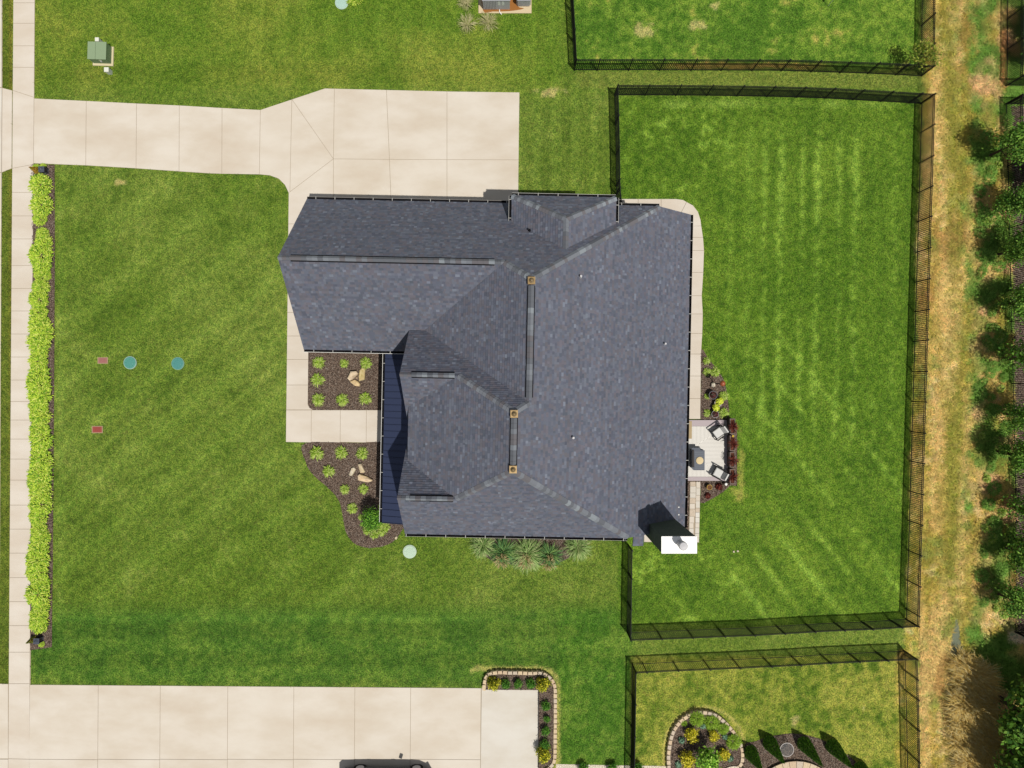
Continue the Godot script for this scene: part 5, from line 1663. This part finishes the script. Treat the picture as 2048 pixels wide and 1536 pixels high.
	put("stake", mb.mesh(), M.fence, gs)
	mb = MB.new()
	mb.lathe(Vector3(0, 1.55, 0), [[0.0, -0.15], [0.1, -0.115], [0.15, -0.03], [0.15, 0.04], [0.1, 0.12], [0.04, 0.15], [0.0, 0.155]], 20)
	put("ball", mb.mesh(), mat(Color(0.28, 0.07, 0.025), 0.45, 0.5), gs)
	stone("round white stone beside the rust red ball in the back bed", [1421, 767, 1425, 764.5, 1429, 767, 1429, 772, 1425, 775, 1421, 773], 0.22, lin(240, 238, 234), 31)
	var pl_ := thing("path_light", G(1449, 967))
	tag(pl_, "small white path light at the corner of the deck by the red clumps", "lamp")
	mb = MB.new()
	mb.tube(Vector3(0, -0.05, 0), Vector3(0, 0.3, 0), 0.012, 0.012, 8)
	put("stem", mb.mesh(), M.galv, pl_)
	mb = MB.new()
	mb.lathe(Vector3(0, 0.3, 0), [[0.03, -0.04], [0.075, -0.01], [0.07, 0.02], [0.0, 0.045]], 16)
	put("cap", mb.mesh(), M.white, pl_)
func build_ac() -> void:
	var pd := MB.new()
	var a := G(957, -40)
	var b := G(1063, 27)
	pd.prism(PackedVector2Array([Vector2(a.x, a.z), Vector2(b.x, a.z), Vector2(b.x, b.z), Vector2(a.x, b.z)]), -0.05, 0.05, 0.01)
	kind(put("equipment_pad", pd.mesh(), mat(lin(226, 206, 172), 0.9)), "structure")
	var ru := MB.new()
	var ra := G(968, -40)
	var rb := G(1052, 22)
	ru.prism(curve([966, 22, 985, 24, 1020, 23, 1048, 18, 1034, 12, 1032, -20, 1012, -40, 966, -40], 3), 0.051, 0.055)
	kind(put("rust_soil", ru.mesh(), mat(lin(166, 112, 60), 1.0)), "structure")
	var steel := mat(lin(186, 188, 198), 0.5, 0.4)
	var ge := thing("generator", G(992, 0) + Vector3.UP * 0.055)
	tag(ge, "wide grey standby generator with ribbed side and pale labels on a concrete pad", "generator")
	var mb := MB.new()
	mb.boxa(Vector3(-0.72, 0, -0.4), Vector3(0.78, 0.9, 0.56))
	put("cabinet", mb.mesh(), steel, ge)
	mb = MB.new()
	mb.boxa(Vector3(-0.75, 0.9, -0.43), Vector3(0.81, 0.95, 0.59))
	put("lid", mb.mesh(), mat(lin(168, 170, 180), 0.5, 0.4), ge)
	for k in 9:
		mb = MB.new()
		mb.boxa(Vector3(-0.68 + k * 0.085, 0.05, 0.56), Vector3(-0.635 + k * 0.085, 0.88, 0.585))
		put("rib", mb.mesh(), steel, ge)
	for x in [0.12, 0.34]:
		mb = MB.new()
		mb.boxa(Vector3(x, 0.45, 0.56), Vector3(x + 0.13, 0.85, 0.566))
		put("label_plate", mb.mesh(), mat(lin(226, 232, 232), 0.6), ge)
	mb = MB.new()
	mb.tube(Vector3(0.2, 0.05, 0.6), Vector3(0.2, 0.05, 0.72), 0.025, 0.025, 8)
	mb.tube(Vector3(0.2, 0.05, 0.72), Vector3(0.32, 0.03, 0.86), 0.025, 0.025, 8)
	put("drain_pipe", mb.mesh(), M.white, ge)
	var ac := thing("air_conditioner", G(1047, -3) + Vector3.UP * 0.055)
	tag(ac, "smaller grey louvred air conditioner at the fence end of the pad", "air conditioner")
	mb = MB.new()
	mb.prism(PackedVector2Array([Vector2(-0.4, -0.5), Vector2(0.4, -0.5), Vector2(0.4, 0.4), Vector2(0.32, 0.48), Vector2(-0.32, 0.48), Vector2(-0.4, 0.4)]), 0.04, 0.62)
	put("casing", mb.mesh(), steel, ac)
	mb = MB.new()
	mb.prism(PackedVector2Array([Vector2(-0.43, -0.53), Vector2(0.43, -0.53), Vector2(0.43, 0.42), Vector2(0.34, 0.51), Vector2(-0.34, 0.51), Vector2(-0.43, 0.42)]), 0.62, 0.68, 0.02)
	put("lid", mb.mesh(), mat(lin(176, 178, 190), 0.5, 0.4), ac)
	for k in 9:
		mb = MB.new()
		mb.boxa(Vector3(-0.3 + k * 0.07, 0.08, 0.48), Vector3(-0.265 + k * 0.07, 0.58, 0.5))
		put("louvre", mb.mesh(), mat(lin(200, 204, 214), 0.5), ac)
func build_suv() -> void:
	var car := thing("parked_car", G(778, 1562))
	tag(car, "dark navy estate car parked on the neighbour's driveway, mostly below the frame", "car")
	var paint := mat(Color(0.012, 0.018, 0.04), 0.25, 0.6)
	paint.clearcoat_enabled = true
	# lower body: rounded plan, nose to +x
	var plan := PackedVector2Array([Vector2(-2.55, -0.78), Vector2(-2.4, -0.93), Vector2(-1.2, -0.97), Vector2(1.2, -0.96), Vector2(1.95, -0.92), Vector2(2.4, -0.72), Vector2(2.62, -0.35), Vector2(2.66, 0), Vector2(2.62, 0.35), Vector2(2.4, 0.72), Vector2(1.95, 0.92), Vector2(1.2, 0.96), Vector2(-1.2, 0.97), Vector2(-2.4, 0.93), Vector2(-2.55, 0.78)])
	var mb := MB.new()
	mb.prism(plan, 0.32, 1.02, 0.06)
	put("body", mb.mesh(), paint, car)
	# cabin: lofted from the shoulder to the roof
	mb = MB.new()
	var base := [Vector2(-2.45, -0.86), Vector2(1.35, -0.86), Vector2(1.35, 0.86), Vector2(-2.45, 0.86)]
	var top := [Vector2(-2.1, -0.68), Vector2(0.35, -0.68), Vector2(0.35, 0.68), Vector2(-2.1, 0.68)]
	for i in 4:
		var j := (i + 1) % 4
		mb.quad(Vector3(base[j].x, 1.02, base[j].y), Vector3(base[i].x, 1.02, base[i].y), Vector3(top[i].x, 1.66, top[i].y), Vector3(top[j].x, 1.66, top[j].y))
	put("window_band", mb.mesh(), M.glass, car)
	mb = MB.new()
	mb.prism(PackedVector2Array([Vector2(-2.16, -0.6), Vector2(-2.0, -0.71), Vector2(0.3, -0.71), Vector2(0.42, -0.55), Vector2(0.42, 0.55), Vector2(0.3, 0.71), Vector2(-2.0, 0.71), Vector2(-2.16, 0.6)]), 1.65, 1.74, 0.03)
	put("roof_panel", mb.mesh(), paint, car)
	for s in [-1.0, 1.0]:
		for x in [-1.55, 1.6]:
			var wl := MB.new()
			wl.tube(Vector3(x, 0.37, s * 0.72), Vector3(x, 0.37, s * 0.96), 0.37, 0.37, 24)
			var wo := put("wheel", wl.mesh(), mat(Color(0.012, 0.012, 0.013), 0.9), car)
			var rim := MB.new()
			rim.tube(Vector3(x, 0.37, s * 0.94), Vector3(x, 0.37, s * 0.972), 0.24, 0.22, 20)
			put("rim", rim.mesh(), M.galv, wo)
		var mi := MB.new()
		mi.box(Transform3D(Basis(Vector3.UP, s * 0.3), Vector3(0.95, 1.1, s * 1.1)), Vector3(0.14, 0.16, 0.26))
		put("mirror", mi.mesh(), paint, car)
		var hl := MB.new()
		hl.box(Transform3D(Basis(Vector3.UP, -s * 0.5), Vector3(2.44, 0.8, s * 0.66)), Vector3(0.12, 0.16, 0.4))
		put("headlight", hl.mesh(), M.white, car)
		var rk := MB.new()
		rk.bar(Vector3(-1.9, 1.78, s * 0.62), Vector3(0.2, 1.78, s * 0.62), 0.04, 0.04)
		put("roof_rail", rk.mesh(), M.galv, car)
		for x in [-0.9, 0.45]:
			var dh := MB.new()
			dh.boxa(Vector3(x - 0.1, 0.88, s * 0.97 - 0.02), Vector3(x + 0.1, 0.92, s * 0.97 + 0.03))
			put("door_handle", dh.mesh(), paint, car)

func _ready() -> void:
	rng.seed = 20240611
	# camera, straight down, top of the picture towards -z
	var cam := Camera3D.new()
	cam.name = "camera"
	add_child(cam)
	cam.position = Vector3(0, CAM_H, 0)
	cam.rotation = Vector3(-PI / 2, 0, 0)
	cam.fov = rad_to_deg(2.0 * atan(768.0 / FOCAL))
	cam.near = 0.1
	cam.far = 1500.0
	cam.current = true
	var env := Environment.new()
	env.background_mode = Environment.BG_SKY
	var sky := Sky.new()
	var sm := ProceduralSkyMaterial.new()
	sm.sky_top_color = Color(0.67, 0.69, 0.72)
	sm.sky_horizon_color = Color(0.80, 0.82, 0.83)
	sm.sky_curve = 0.12
	sm.ground_bottom_color = Color(0.2, 0.22, 0.14)
	sm.ground_horizon_color = Color(0.5, 0.55, 0.5)
	sky.sky_material = sm
	env.sky = sky
	env.background_energy_multiplier = 0.62
	env.tonemap_mode = Environment.TONE_MAPPER_LINEAR
	env.tonemap_exposure = 1.0
	env.sdfgi_enabled = true
	env.ssao_enabled = true
	env.ssil_enabled = true
	var we := WorldEnvironment.new()
	we.name = "environment"
	we.environment = env
	add_child(we)
	var sun := DirectionalLight3D.new()
	sun.name = "sun"
	add_child(sun)
	sun.look_at_from_position(Vector3.ZERO, Vector3(-0.257, -1.0, -0.304), Vector3.FORWARD)
	sun.light_energy = 1.3
	sun.light_color = Color(1.0, 0.975, 0.925)
	sun.light_angular_distance = 0.53
	sun.shadow_enabled = true
	n_big.seed = 5; n_big.frequency = 0.07; n_big.fractal_octaves = 2
	n_mid.seed = 6; n_mid.frequency = 0.33; n_mid.fractal_octaves = 3
	n_small.seed = 7; n_small.frequency = 1.5; n_small.fractal_octaves = 2
	n_streak.seed = 8; n_streak.frequency = 0.25; n_streak.fractal_octaves = 3
	for n in [n_big, n_mid, n_small, n_streak]:
		n.noise_type = FastNoiseLite.TYPE_SIMPLEX_SMOOTH
	materials()
	build_ground()
	build_paving()
	beds()
	build_house()
	build_fences()
	build_small()
	mulch_chips(chip_areas)
	build_plants()
	build_grass()
